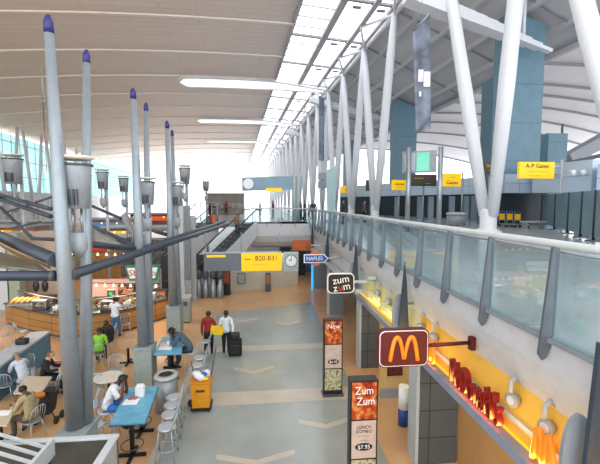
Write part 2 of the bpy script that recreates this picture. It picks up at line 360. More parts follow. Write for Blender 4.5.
# ------------------------------------------------------------------ roof
def ceil_mat():
    m = bpy.data.materials.new('ceiling_panels'); m.use_nodes = True; nt = m.node_tree; b = nt.nodes['Principled BSDF']; b.inputs['Roughness'].default_value = .6
    tc = nt.nodes.new('ShaderNodeTexCoord'); mp = nt.nodes.new('ShaderNodeMapping'); nt.links.new(tc.outputs['Object'], mp.inputs['Vector'])
    br = nt.nodes.new('ShaderNodeTexBrick'); br.offset = .5; br.inputs['Scale'].default_value = 1
    br.inputs['Color1'].default_value = lin('efe0d8'); br.inputs['Color2'].default_value = lin('ebdbd2'); br.inputs['Mortar'].default_value = lin('d6c8c0')
    br.inputs['Brick Width'].default_value = 6; br.inputs['Row Height'].default_value = .9; br.inputs['Mortar Size'].default_value = .03
    mp.inputs['Rotation'].default_value = (0, 0, PSI)
    nt.links.new(mp.outputs[0], br.inputs['Vector']); nt.links.new(br.outputs['Color'], b.inputs['Base Color']); return m
def sheet(xa, ya, hf, th, name, m, lb, cat='ceiling'):
    """curved roof sheet with thickness over a grid of roof coordinates"""
    b = MB(); low = [[b.bm.verts.new(R(x, y, hf(x, y))) for x in xa] for y in ya]; up = [[b.bm.verts.new(R(x, y, hf(x, y)+th)) for x in xa] for y in ya]
    ny, nx = len(ya), len(xa)
    for j in range(ny-1):
        for i in range(nx-1):
            f = b.bm.faces.new((low[j][i], low[j+1][i], low[j+1][i+1], low[j][i+1])); f.smooth = True
            b.bm.faces.new((up[j][i], up[j][i+1], up[j+1][i+1], up[j+1][i]))
    for j in range(ny-1):
        for i in (0, nx-1): b.bm.faces.new((low[j][i], low[j+1][i], up[j+1][i], up[j][i]))
    for i in range(nx-1):
        for j in (0, ny-1): b.bm.faces.new((low[j][i], low[j][i+1], up[j][i+1], up[j][i]))
    o = b.build(name, m); structure(o, lb, cat); return o
YA = [4*k for k in range(-1, 43)]
sheet([-41+2.32*k for k in range(21)], YA, hv, .3, 'ceiling', ceil_mat(), 'long warm grey vaulted panel ceiling over the food hall')
# white ribs across the vault
rib = MB()
ribs = [27.5+7.9*k for k in range(18)]
for y in ribs:
    for a in range(20):
        x0, x1 = -41+2.32*a, -41+2.32*(a+1); p0, p1 = R(x0, y, hv(x0, y)-.05), R(x1, y, hv(x1, y)-.05)
        rib.bar(p0, p1, .34, .14)
o = rib.build('trim_ceiling_ribs', mat('rib_pale', 'efe8e2', .55, 0, .03)); structure(o, 'pale arched ribs across the vaulted ceiling', 'trim')
# skylight band: four rows of lit panes between longitudinal beams
TY = [15.5, 22.9, 30.4]+[30.4+7.4*k for k in range(1, 17)]
sky_m = emit('skylight_glow', 'f3f8ff', 2.6)
beam_m = mat('roof_beam_grey', 'b9b4b7', .55, 0, .05); bw = mat('roof_beam_white', 'e9e9ec', .5, 0, .03)
bl = MB(); pane = MB(); fixt = MB()
XB = [5.4, 8.7, 11.3, 12.9]
allY = [0, 8.1]+TY
for y0, y1 in zip(allY, allY[1:]):
    for bi, (x0, x1) in enumerate(zip(XB, XB[1:])):
        n = 4 if bi == 0 else 1
        for k in range(n):
            ya, yb = y0+(y1-y0)*k/n+.12, y0+(y1-y0)*(k+1)/n-.12
            q = [R(x0+.2, ya, hv(x0+.2, ya)+.25), R(x1-.2, ya, hv(x1-.2, ya)+.25), R(x1-.2, yb, hv(x1-.2, yb)+.25), R(x0+.2, yb, hv(x0+.2, yb)+.25)]
            pane.prism(q, (0, 0, .06))
            if bi: 
                xm = (x0+x1)/2; ym = ya+.8; fixt.bar(R(xm-.35, ym, hv(xm, ym)+.1), R(xm+.35, ym, hv(xm, ym)+.1), .22, .15)
        for k in range(n+1):
            yk = y0+(y1-y0)*k/n; t = .3 if k in (0, n) else .12
            bl.bar(R(x0, yk, hv(x0, yk)+.16), R(x1, yk, hv(x1, yk)+.16), t, .2 if k in (0, n) else .1)
    for x, t in zip(XB, (.28, .6, .45, .5)):
        bl.bar(R(x, y0, hv(x, y0)+.08), R(x, y1, hv(x, y1)+.08), t, .3)
o = pane.build('window_1', sky_m); structure(o, 'bright skylight panes along the roof', 'skylight')
o = bl.build('trim_skylight_beams', beam_m); structure(o, 'grey beams framing the skylight panes', 'trim')
o = fixt.build('trim_skylight_fixtures', dgrey); structure(o, 'small dark fixtures under the skylight panes', 'trim')
# right wing of the roof, sloping down to its edge
def hw(xp, yp): return (15.65-(xp-12.9)*.40)*droop(yp)
wing_m = mat('wing_panels', 'c4c0c1', .6, 0, .05, .3)
sheet([12.9+1.11*k for k in range(11)], YA, hw, .3, 'ceiling_wing', wing_m, 'grey sloping roof wing over the upper level')
wb = MB()
for x in (14.6, 17.0, 19.5, 22.0, 24.0):
    for y0, y1 in zip(YA, YA[1:]): wb.bar(R(x, y0, hw(x, y0)-.12), R(x, y1, hw(x, y1)-.12), .32, .4)
o = wb.build('trim_wing_beams', mat('wing_beam', 'c2bfc2', .55, 0, .03)); structure(o, 'pale beams running along the roof wing', 'trim')
wb = MB()
for y in TY[1:]:
    wb.bar(R(12.9, y, hw(12.9, y)-.05), R(24, y, hw(24, y)-.05), .1, .2)
o = wb.build('trim_wing_ties', grey_p); structure(o, 'thin cross ties under the roof wing', 'trim')
# lens-shaped light slots across the roof and the white tapered beams on the wing
for i, (y, x0) in enumerate(((28.0, -7.2), (53.0, -7.2), (77.0, -7.4), (101, -7.4))):
    xs = [x0+(12.4-x0)*k/24 for k in range(25)]
    def hl(x): return (1.9*min(1, max(0, (x-x0)/.9))**.5+.04)*(1 if x < 2 else 1-.72*((x-2)/10.4)**1.5)
    q = [R(x, y-hl(x), hv(x, y)-.28) for x in xs]+[R(x, y+hl(x), hv(x, y)-.28) for x in xs[::-1]]
    b = MB(); d = Vector((0, 0, .1)); n = len(xs)
    for k in range(n-1):
        b.prism([q[k], q[k+1], q[2*n-2-k], q[2*n-1-k]], d)
    o = b.build('window_%d' % (i+2), emit('slot_glow', 'fffaf4', 1.3)); structure(o, 'lens-shaped bright light slot across the vault, %s from the viewer' % ORD[i], 'skylight')
    b = MB(); b.tube(q, .17, 6, closed=True); o = b.build('trim_light_slot', bw); structure(o, 'white rim of the lens-shaped light slot', 'trim')
    b = MB(); xe = 20.3 if i == 0 else 23.6; xs = [10.3+(xe-10.3)*k/12 for k in range(13)]; ya = y-5.5 if i == 0 else y
    for k in range(12):
        hl_ = (lambda x: 12.05-(x-11.5)*.26) if i == 0 else (lambda x: 13.9-(x-11.5)*.2-.0012*(x-11.5)**2)
        b.bar(R(xs[k], ya, hl_(xs[k])), R(xs[k+1], ya, hl_(xs[k+1])), 1.0*(1-.8*(k/12)**3), .62*(1-(k/12)**2)+.12)
    b.tube([R(11.5, ya, hl_(11.5)), R(11.5, ya, 15.6)], .12, 8).tube([R(xe-2, ya, hl_(xe-2)), R(xe-2, ya, hw(xe-2, ya)-.05)], .1, 8)
    o = b.build('trim_wing_arm', white_p); structure(o, 'white tapering arm under the roof wing', 'trim')
# V columns
RB = lambda y: R(12.9, y, -1.6)
vs = [(10.0, 5.4, 15.4, 0), (17.8, 15.9, 22.9, 0)]
ys_ = TY[2:]
for a, b_ in zip(ys_, ys_[1:]): vs.append(((a+b_)/2, a, b_, 1))
for i, (yb, y0, y1, far) in enumerate(vs):
    root = thing('v_column', 'white V-shaped roof column on the upper floor, %s counting away' % ORD[i], 'column', RB(yb))
    p = RB(yb)
    for yt in (y0, y1):
        d = .33
        t = R(12.9, yt, hw(12.9, yt)-.35); q0 = R(12.9, yb+(d if yt > yb else -d), -1.6+.9)
        MB().tube([q0, q0.lerp(t, .4), q0.lerp(t, .8), t], [.27, .38, .34, .24], 14).build('strut', white_p, root)
    MB().lathe([(.58, 0), (.58, .12), (.36, .25), (.38, 1.1), (.26, 1.25)], p, 16, 1, 1.35).build('base_casting', white_p, root)
tr = MB()
for y0, y1 in zip(TY, TY[1:]):
    tr.tube([R(12.9, y0, hw(12.9, y0)-.45), R(12.9, y1, hw(12.9, y1)-.45)], .2, 8)
    tr.tube([R(12.9, y0, hw(12.9, y0)-.45), R(11.3, (y0+y1)/2, hv(11.3, y0)-.1)], .13, 6); tr.tube([R(11.3, (y0+y1)/2, hv(11.3, y0)-.1), R(12.9, y1, hw(12.9, y1)-.45)], .13, 6)
o = tr.build('trim_column_head_truss', bw); structure(o, 'white tubular truss along the heads of the V columns', 'trim')
# banners
def banner(name, u0, v0, u1, v1, y, cols, lb, skew=0, pts=None):
    a, b = P(u0, v0, y=y), P(u1, v1, y=y)
    root = thing(name, lb, 'banner', ((a.x+b.x)/2, y, min(a.z, b.z)))
    y2 = y+1.0
    A, B = Vector((a.x, y, a.z)), Vector((b.x, y2, a.z+.75*skew)); C, D = Vector((b.x, y2, b.z+.75*skew)), Vector((a.x, y, b.z))
    if pts: A, B, C, D = pts
    bm = MB(); n = 8
    fr = []
    for k in range(n+1):
        t = k/n; wv = .05*math.sin(t*9)
        fr.append((A.lerp(B, t)+Vector((0, wv, 0)), D.lerp(C, t)+Vector((0, wv, 0))))
    for (p0, q0), (p1, q1) in zip(fr, fr[1:]): bm.prism([p0, p1, q1, q0], (0, .02, 0))
    bm.build('cloth', ramp_mat(name+'_print', cols, .55, .6), root)
    MB().tube([A, B], .05, 6).build('top_rod', steel, root); MB().tube([D, C], .05, 6).build('bottom_rod', steel, root)
    return root, A, B, C, D
root, A, B, C, D = banner('hanging_banner', 413.5, 33, 431, 130, 22.0, ['6e7683', '8a92a6', '59606e', '9aa6c4'], 'dark grey-blue banner with white squares hanging from the roof wing', 1, [P(413, 31, y=22), P(430.5, 13, y=21.4), P(431, 127, y=21.4), P(416, 133, y=22)])
ctr = (A+B+C+D)/4
for (fx, fz, s_) in ((-.15, .05, .34), (.18, -.12, .42), (-.22, -.28, .14)):
    p = ctr+(B-A)*fx+(A-D)*fz*.5
    MB().box(p+Vector((-s_*.45, -.16, -s_)), p+Vector((s_*.45, -.13, s_))).build('white_print', whitep, root)
MB().tube([A+(B-A)*.5, A+(B-A)*.5+Vector((0, 0, 2.6))], .02, 5).build('cable', steel, root)
root, A, B, C, D = banner('hanging_banner', 319, 96, 325.5, 160, 44.0, ['7f9fd0', '9db6de', '6d8fc8'], 'light blue banner hanging among the distant V columns', 0)
MB().tube([A+(B-A)*.5, A+(B-A)*.5+Vector((0, 0, 2.5))], .02, 5).build('cable', steel, root)
# ------------------------------------------------------------------ left window wall
pw = glass('window_tint', 'bfdcdc', .05)
XL = -40.5
wl = MB(); 
def wallquad(b, y0, y1, h0, h1, m=.2):
    b.prism([R(XL, y0, h0), R(XL, y1, h0), R(XL, y1, h1(y1) if callable(h1) else h1), R(XL, y0, h1(y0) if callable(h1) else h1)], R(XL-m, 0, 0)-R(XL, 0, 0))
wallquad(wl, 0, 168, -5.8, 2.0)
o = wl.build('wall_left', mat('wall_left_lilac', 'c2c2c8', .6, 0, .05, .5)); structure(o, 'pale lilac-grey lower wall along the far left side', 'wall')
g = MB(); wallquad(g, 0, 168, 2.0, lambda y: hv(XL, y)-.1, .05)
o = g.build('window_6', pw); structure(o, 'tall tinted glass window wall on the far left side', 'window')
fr = MB()
for k in range(60):
    y = 2.8*k; fr.bar(R(XL+.1, y, 2.0), R(XL+.1, y, hv(XL, y)), .14, .1, (0, 1, 0))
for h in (2.0, 5.0, 8.2, 11.4): fr.bar(R(XL+.1, 0, h), R(XL+.1, 168, h*droop(168)), .12, .16)
o = fr.build('trim_window_mullions', white_p); structure(o, 'white mullions of the left window wall', 'trim')
wn = MB()
for k in range(40):
    y = 4*k+1; wn.prism([R(XL+.03, y, -1.2), R(XL+.03, y+2.6, -1.2), R(XL+.03, y+2.6, .4), R(XL+.03, y, .4)], R(.03, 0, 0)-R(0, 0, 0))
o = wn.build('window_7', mat('blind_window', '8f9aa3', .2, 0, .1)); structure(o, 'row of dull windows in the lower left wall', 'window')
for i in range(9):
    y = 30+8.5*i
    root = thing('v_column', 'white slanted window-wall column pair, %s along the far left side' % ORD[i], 'column', R(XL+2.5, y, -5.8))
    for dy in (-3.4, 3.4):
        MB().tube([R(XL+2.5, y+dy*.05, -5.8), R(XL+2.5, y+dy, hv(XL+2.5, y)-.1)], [.38, .26], 10).build('strut', white_p, root)
# ------------------------------------------------------------------ far end wall: glass to the sky
fe = MB(); YE = 168
for x in [-40+5*k for k in range(10)]: fe.bar(R(x, YE, -1.6), R(x, YE, hv(x, YE)), .2, .2, (0, 1, 0))
for h in (2, 6, 10): fe.bar(R(-40, YE, h), R(5, YE, h), .2, .2)
o = fe.build('trim_far_window_frame', white_p); structure(o, 'thin white frame of the far end window', 'trim')
g = MB(); g.prism([R(-40, YE+.2, -1.6), R(6, YE+.2, -1.6), R(6, YE+.2, 14), R(-40, YE+.2, 14)], (0, .05, 0)); o = g.build('window_8', glass('far_glass', 'ffffff', .0)); structure(o, 'bright glazed far end wall of the hall', 'window')
# ------------------------------------------------------------------ hanging shop signs
def arches(b, o, ex, ez, w_, h_, r, seg=8):
    o, ex, ez = Vector(o), Vector(ex), Vector(ez)
    for s_ in (-1, 1):
        pts = []
        for k in range(17):
            t = k/16; x = s_*w_*(.5-.5*t*.96)
            # outer leg rises steeply, inner leg comes down to the middle
            u = (t-.5)*2
            z = h_*(1-abs(u)**2.3*(1.0 if u < 0 else .92))
            pts.append(o+ex*x+ez*z)
        rr = [r*(1.0-.25*abs((k/16-.5)*2)**2 if k > 8 else 1.0) for k in range(17)]
        b.tube(pts, rr, seg)
    return b
# burger sign on a red rod
Y = 5.87; c = P(402.5, 347, y=Y)
root = thing('hanging_sign', 'dark red rounded burger sign with golden arches on a red rod', 'sign', (c.x, Y, c.z-.31))
def plate(c, w_, h_, r, y0, y1): 
    return MB().prism([(c.x+px, y0, c.z+pz) for px, pz in rrect(w_, h_, r)], (0, y1-y0, 0))
plate(c, .85, .63, .11, Y-.05, Y+.05).build('panel', red, root)
plate(c, .81, .59, .095, Y-.062, Y+.062).build('white_border', whitep, root)
fc = plate(c, .785, .565, .085, Y-.068, Y+.068).build('face', red, root)
b = arches(MB(), (c.x, Y-.075, c.z-.2), (1, 0, 0), (0, 0, 1), .46, .39, .034); b.build('golden_arches', orange_m, fc)
MB().tube([(c.x+.41, Y, c.z+.01), (EX+.0, Y, c.z+.03)], .035, 8).build('rod', red, root)
MB().box((EX-.03, Y-.05, c.z-.09), (EX+.06, Y+.05, c.z+.13)).build('wall_plate', red, root)
# the burger name in big letters on the band, arches at both ends
M_ = face_left(Vector((EX-.09, 5.6, 2.785)))
t = text("McDonald's", .60, red_l, M_, None, 'shop_name_letters', .05, fit=1.42, origin=(EX-.09, 5.62, 2.56)); tag(t, "long row of red raised letters standing on the blue-grey ledge", 'sign letters')
for i, (y, hgt, lb) in enumerate(((4.08, .44, 'large orange arches beside the end of the red letters'), (7.2, .42, 'orange arches between the hanging burger sign and red letters'))):
    b = arches(MB(), (EX-.08, y, 2.57), (0, -1, 0), (0, 0, 1), .33, hgt, .038); o = b.build('golden_arches', orange_m, origin=(EX-.08, y, 2.56)); tag(o, lb, 'sign')
# second shop name on the pale band
M_ = face_left(Vector((EX+.06, 10.7, 3.0)))
t = thing('shop_name_letters', 'pale raised letters on the pale yellow sign band', 'sign letters', (EX+.2, 10.7, 2.75))
for w_, y in (('zum', 11.35), ('zum', 10.0)): text(w_, .6, mat('letter_cream', 'eee6a8', .5), face_left(Vector((EX-.02, y, 2.86))), t, 'word', .05)
# zum zum sign
Y = 11.4; c = P(340.5, 283, y=Y)
root = thing('hanging_sign', 'black rounded sign with white slanted letters on a pale bracket', 'sign', (c.x, Y, c.z-.31))
plate(c, .84, .62, .14, Y-.05, Y+.05).build('white_border', whitep, root)
plate(c, .78, .56, .12, Y-.065, Y+.065).build('face', mat('sign_black', '1b1517', .35), root)
text('zum', .31, whitep, face_cam(Vector((c.x, Y-.07, c.z+.11)), .16), root, ext=.008)
text('z  m', .31, whitep, face_cam(Vector((c.x+.03, Y-.07, c.z-.12)), .16), root, ext=.008)
text('u', .31, mat('letter_orange', 'd8451c', .4), face_cam(Vector((c.x-.01, Y-.072, c.z-.13)), .16), root, ext=.008)
MB().tube([(c.x+.42, Y, c.z+.03), (EX+.05, Y, c.z+.05)], .045, 8).build('bracket', lgrey_p, root)
MB().box((EX-.25, Y-.1, c.z+.1), (EX+.02, Y+.1, c.z+.2)).build('bracket_head', lgrey_p, root)
# blue arrow sign with orange disc
Y = 16.5; c = P(315.5, 258.5, y=Y)
root = thing('hanging_sign', 'blue arrow sign with white letters over an orange disc', 'sign', (c.x, Y, c.z-.35))
MB().prism([(c.x+.33*math.cos(a), Y, c.z+.33*math.sin(a)) for a in [2*math.pi*k/24 for k in range(24)]], (0, .06, 0)).build('disc', mat('disc_orange', 'd4622c', .4), root)
hw_, hh = .5, .17
pl = [(-hw_, -hh), (hw_-.12, -hh), (hw_+.04, 0), (hw_-.12, hh), (-hw_, hh)]
MB().prism([(c.x+x*1.04, Y-.03, c.z+z*1.12) for x, z in pl], (0, .03, 0)).build('white_edge', whitep, root)
MB().prism([(c.x+x*.96, Y-.045, c.z+z*.9) for x, z in pl], (0, .04, 0)).build('arrow_board', mat('arrow_blue', '1f5fae', .4), root)
text('NAPLES', .24, whitep, face_cam(Vector((c.x-.05, Y-.055, c.z))), root, ext=.006, sx=.9)
MB().tube([(c.x+.5, Y+.03, c.z), (EX+.02, Y+.03, c.z+.02)], .04, 8).build('bracket', lgrey_p, root)
# brown sign beyond
Y = 20.0; c = P(301.5, 245.5, y=Y)
root = thing('hanging_sign', 'brown-orange rectangular sign beyond the blue arrow sign', 'sign', (c.x, Y, c.z-.28))
MB().box((c.x-.5, Y-.05, c.z-.28), (c.x+.5, Y+.05, c.z+.28)).build('board', mat('sign_brown', '9a4a16', .4, 0, .12), root)
MB().box((c.x-.47, Y-.055, c.z-.25), (c.x+.2, Y-.05, c.z+.25)).build('face_panel', ramp_mat('brown_face', ['8a3c10', 'b45a1c', 'a2480f'], 3), root)
MB().tube([(c.x+.5, Y, c.z), (EX+.05, Y, c.z)], .04, 8).build('bracket', lgrey_p, root)
# overhead gate sign, grey board, yellow panel, clock
Y = 18.7
a, b_ = P(204, 271, y=Y), P(241, 253, y=Y)
root = thing('gate_sign', 'long overhead gate sign, grey board with yellow panel reading B20-B31', 'sign', (b_.x, Y, a.z))
MB().box((a.x, Y-.06, a.z), (b_.x, Y+.1, b_.z), bev=.01).build('grey_board', mat('sign_grey', '6b7078', .4, .1, .04), root)
MB().box((a.x+.15, Y-.075, b_.z-.19), (a.x+1.05, Y-.06, b_.z-.07)).build('yellow_strip', yel_e, root)
text('--- -----', .11, ink, face_cam(Vector((a.x+.6, Y-.08, b_.z-.13))), root, ext=.003)
y0, y1 = P(241.6, 271, y=Y), P(281.5, 252.5, y=Y)
MB().box((y0.x, Y-.08, y0.z), (y1.x, Y+.1, y1.z), bev=.01).build('yellow_panel', yel_e, root)
text('B20-B31', .34, ink, face_cam(Vector((y1.x-.75, Y-.09, y1.z-.27))), root, ext=.004, sx=.95)
text('Gates', .15, ink, face_cam(Vector((y0.x+.32, Y-.09, y1.z-.30))), root, ext=.004)
text('--------- ----', .13, ink, face_cam(Vector((y0.x+.85, Y-.09, y1.z-.56))), root, ext=.004)
MB().box((a.x-.03, Y-.08, b_.z), (y1.x, Y+.12, b_.z+.05)).build('top_rail', lgrey_p, root)
for x in (a.x+.1, y0.x, y1.x-.1): MB().tube([(x, Y, b_.z), (x, Y, 4.35)], .02, 6).build('hanger', steel, root)
c = P(291, 261, y=Y)
root = thing('clock', 'round white clock in a pale square case beside the yellow gate panel', 'clock', (c.x, Y, c.z-.52))
MB().box((c.x-.37, Y-.08, c.z-.52), (c.x+.37, Y+.1, c.z+.45), bev=.02).build('case', mat('clock_case', 'a9b5b5', .4, .2), root)
MB().tube([(c.x, Y-.12, c.z+.02), (c.x, Y-.08, c.z+.02)], .31, 24).build('rim', dgrey, root)
MB().tube([(c.x, Y-.13, c.z+.02), (c.x, Y-.11, c.z+.02)], .275, 24).build('dial', whitep, root)
MB().bar((c.x, Y-.14, c.z+.02), (c.x, Y-.14, c.z+.25), .03, .01, (0, 1, 0)).build('minute_hand', ink, root)
MB().bar((c.x, Y-.14, c.z+.02), (c.x-.13, Y-.14, c.z+.09), .035, .01, (0, 1, 0)).build('hour_hand', ink, root)
tk = MB()
for k in range(12):
    q = math.radians(30*k); tk.bar((c.x+.21*math.sin(q), Y-.135, c.z+.02+.21*math.cos(q)), (c.x+.25*math.sin(q), Y-.135, c.z+.02+.25*math.cos(q)), .02, .01, (0, 1, 0))
tk.build('hour_marks', ink, root)
MB().tube([(c.x, Y, c.z+.45), (c.x, Y, 4.3)], .02, 6).build('hanger', steel, root)
# menu totems on the walkway
food_a = ramp_mat('burger_print', ['240a06', '8a2010', 'c04a18', 'd89a50', '4a1008'], 6, .4, 'noise', .04)
food_b = ramp_mat('salad_print', ['4a1e10', '94502a', 'c8c0a0', '68803c', 'd8d0c0'], 6, .4, 'noise', .04)
pink_p = mat('pink_panel', 'cdb4a4', .45)
def totem(u0, u1, v0, vb, label, name, l1, l2, price):
    base = P((u0+u1)/2, vb, z=0); wd = (u1-u0)*base.y*1.0/F; Y = base.y
    top = P(u0, v0, y=Y).z; X = base.x
    root = thing('menu_totem', label, 'menu board', (X, Y, 0))
    MB().box((X-wd/2, Y, .06), (X+wd/2, Y+.22, top), bev=.012).build('body', mat('totem_frame', '241d1b', .4), root)
    MB().box((X-wd/2-.03, Y-.08, 0), (X+wd/2+.03, Y+.3, .06)).build('foot', dgrey, root)
    h3 = (top-.1)/3; iw = wd/2-.035
    z0 = top-h3
    MB().box((X-iw, Y-.012, z0+.02), (X+iw, Y, top-.04)).build('top_poster', food_a, root)
    MB().box((X-iw, Y-.012, z0-h3+.02), (X+iw, Y, z0-.015)).build('price_panel', pink_p, root)
    MB().box((X-iw, Y-.012, z0-2*h3+.09), (X+iw, Y, z0-h3-.015)).build('bottom_poster', food_b, root)
    for k, s_ in enumerate(name): text(s_, .215, whitep, face_cam(Vector((X+(.03 if k else 0), Y-.02, top-.2-.21*k))), root, ext=.004, sx=.88)
    for k, (s_, q) in enumerate(l2): text(s_, q, ink, face_cam(Vector((X, Y-.016, z0-.14-.085*k))), root, ext=.002)
    MB().prism([(X+.17*math.cos(a), Y-.02, z0-.53+.075*math.sin(a)) for a in [2*math.pi*k/20 for k in range(20)]], (0, .008, 0)).build('price_oval', ink, root)
    text(price, .11, whitep, face_cam(Vector((X, Y-.026, z0-.53))), root, ext=.003)
totem(347.5, 378, 381, 502, 'nearer menu totem with white words over a burger picture', ['Zum', 'Zum'], '', [('LUNCH', .085), ('COMBO', .085), ('--- --------', .06), ('---- ----', .05), ('- ---- -----', .05)], '$7.95')
totem(323, 343, 320, 396, 'farther menu totem with a bright red food poster on top', ['New'], '', [('-------', .09), ('-----', .06)], '$6.95')
# ------------------------------------------------------------------ upper level, right side
def sign_board(u0, v0, u1, v1, y, m, root_label, lines, nm='direction_sign', th=.2, post=None):
    a, b = P(u0, v1, y=y), P(u1, v0, y=y)
    root = thing(nm, root_label, 'sign', ((a.x+b.x)/2, y, a.z))
    MB().box((a.x, y, a.z), (b.x, y+th, b.z), bev=.02).build('board', m, root)
    for s_, fx, fz, q in lines:
        text(s_, (b.z-a.z)*q, ink if m in (yellow, yel_e) else yellow, face_cam(Vector((a.x+(b.x-a.x)*fx, y-.015, a.z+(b.z-a.z)*fz))), root, ext=.008)
    return root, a, b
r_, a, b = sign_board(519, 162, 555, 178.5, 20.5, yel_e, 'wide yellow gate sign beside the tall teal tower', [('A-P Gates', .5, .74, .36), ('---------- --- ------------', .5, .42, .15), ('---- -- --------', .45, .2, .15)])
for q in (.25, .75): MB().bar((b.x, 20.6, a.z+(b.z-a.z)*q), (b.x+.45, 20.6, a.z+(b.z-a.z)*q), .08, .06).build('bracket', steel, r_)
p = (b.x+.5, 20.6)
MB().tube([(p[0], p[1], UZ), (p[0], p[1], b.z+.15)], .07, 8).build('post', lgrey_p, r_)
r_, a, b = sign_board(443, 173.5, 461.5, 186.5, 26.0, yel_e, 'small yellow sign reading Gates on the steel post', [('- -----', .5, .72, .26), ('Gates', .5, .3, .4)])
MB().tube([(b.x+.15, 26.1, UZ), (b.x+.15, 26.1, b.z+.1)], .06, 8).build('post', steel, r_)
r_, a, b = sign_board(411, 174.5, 437, 186, 30.0, mat('sign_dark', '3a342c', .4), 'dark sign with amber lettering behind the steel posts', [('------', .3, .7, .42), ('----', .65, .25, .34)])
MB().tube([((a.x+b.x)/2, 30.1, UZ), ((a.x+b.x)/2, 30.1, a.z)], .06, 8).build('post', steel, r_)
r_, a, b = sign_board(392, 180, 407, 190, 33.0, yel_e, 'yellow sign just left of the teal monitor board', [('Gates', .5, .6, .4), ('------', .5, .25, .3)])
MB().tube([((a.x+b.x)/2, 33.1, UZ), ((a.x+b.x)/2, 33.1, a.z)], .06, 8).build('post', steel, r_)
r_, a, b = sign_board(366, 180, 377, 191, 38.0, MATS['sign_dark'], 'dark sign with amber lettering between two V columns', [('---', .5, .7, .4), ('----', .5, .3, .3)])
MB().tube([((a.x+b.x)/2, 38.1, UZ), ((a.x+b.x)/2, 38.1, a.z)], .06, 8).build('post', steel, r_)
r_, a, b = sign_board(341, 186, 357, 193, 45.0, yel_e, 'yellow sign farthest along the right side of the upper level', [('Gates', .5, .5, .5)])
MB().tube([((a.x+b.x)/2, 45.1, UZ), ((a.x+b.x)/2, 45.1, a.z)], .06, 8).build('post', steel, r_)
r_, a, b = sign_board(484, 162.5, 497, 173, 23.6, MATS['sign_dark'], 'dark sign with yellow lettering tucked behind the nearest V column', [('Gates', .5, .68, .38), ('----', .5, .25, .34)])
MB().tube([((a.x+b.x)/2, 23.7, UZ), ((a.x+b.x)/2, 23.7, a.z)], .06, 8).build('post', steel, r_)
# monitor board with teal screen on two posts
Y = 19.5
root = thing('information_board', 'grey information board with teal panel on two steel posts', 'information board', (P(420, 225, y=Y).x, Y, UZ))
a, b, c = P(403, 172, y=Y+.8), P(437, 150, y=Y), P(403, 156, y=Y+.8)
A, B = Vector((a.x, Y+.8, 0)), Vector((b.x, Y, 0)); zb, zt = a.z-.05, b.z
MB().prism([(A.x, A.y, zb), (B.x, B.y, zb), (B.x, B.y, zt), (A.x, A.y, zt)], (.05, .3, 0)).build('case', grey_p, root)
def on(t, z): 
    q = A.lerp(B, t); return (q.x, q.y-.03, z)
MB().prism([on(.40, zb+.08), on(.78, zb+.08), on(.78, zt-.1), on(.40, zt-.1)], (0, .03, 0)).build('teal_panel', ramp_mat('teal_screen', ['58b79a', '74c9ae'], 1, .3, 'noise', .25), root)
MB().prism([on(.04, zb+.12), on(.36, zb+.12), on(.36, zt-.12), on(.04, zt-.12)], (0, .03, 0)).build('grey_panel', mat('panel_lilac', 'a9aeb6', .4, 0, .05), root)
for u, dy in ((407.5, .4), (439, -.1)):
    q = P(u, 200, y=Y+dy)
    MB().tube([(q.x, q.y-.05, UZ), (q.x, q.y-.05, zt+.15)], .13, 10).build('post', steel, root)
# teal towers
def tower(u0, u1, v0, y, dep, lb, um=None, vm=None):
    a, b = P(u0, v0, y=y), P(u1, v0, y=y)
    root = thing('teal_tower', lb, 'tower', ((a.x+b.x)/2, y, UZ))
    def tz(x, yy, lim):
        xp, yp = x*cs-yy*sn, x*sn+yy*cs
        return min(lim, HC+(hw(xp, yp) if xp < 24 else 99)-.45)
    cor = [(a.x, y), (b.x, y), (b.x, y+dep), (a.x, y+dep)]
    m_ = MB(); lo = [m_.bm.verts.new((x, yy, UZ)) for x, yy in cor]; hi = [m_.bm.verts.new((x, yy, tz(x, yy, a.z))) for x, yy in cor]
    m_.bm.faces.new(lo); m_.bm.faces.new(hi)
    for k in range(4): m_.bm.faces.new((lo[k], lo[(k+1) % 4], hi[(k+1) % 4], hi[k]))
    sh = m_.build('main_shaft', teal, root)
    zz = 8.6
    while zz < tz(b.x, y, a.z)-.6:
        MB().box((a.x-.01, y-.015, zz), (b.x+.01, y, zz+.04)).build('joint_strip', teal_d, sh); zz += 2.6
    return root
tw = tower(511, 547, 10, 25, 1.7, 'tall teal clad tower behind the wide yellow gate sign')
a, b = P(494, 77, y=25.3), P(511, 77, y=25.3)
MB().box((a.x, 25.3, UZ), (b.x-.02, 26.7, a.z)).build('side_shaft', teal_d, tw)  # shaded side face: its shade is put into the darker teal
tower(398, 417.5, 97, 46, 2.6, 'teal clad tower behind the steel-post information board')
tower(347, 358, 140, 62, 3, 'farthest teal clad tower seen between distant V columns')
tower(549, 568, 133, 32.5, 1.5, 'short grey-teal tower beside the tall teal tower')
p = P(564, 128, y=33); root = thing('antenna_mast', 'thin dark mast on the short grey-teal tower', 'mast', (p.x, 33.2, P(564, 133, y=32.5).z))
MB().tube([(p.x, 33.2, P(564, 133, y=32.5).z), (p.x, 33.2, p.z+.4)], .1, 6).build('pole', dgrey, root)
MB().lathe([(.16, 0), (.16, .1)], (p.x, 33.2, P(564, 133, y=32.5).z), 8).build('base', dgrey, root)
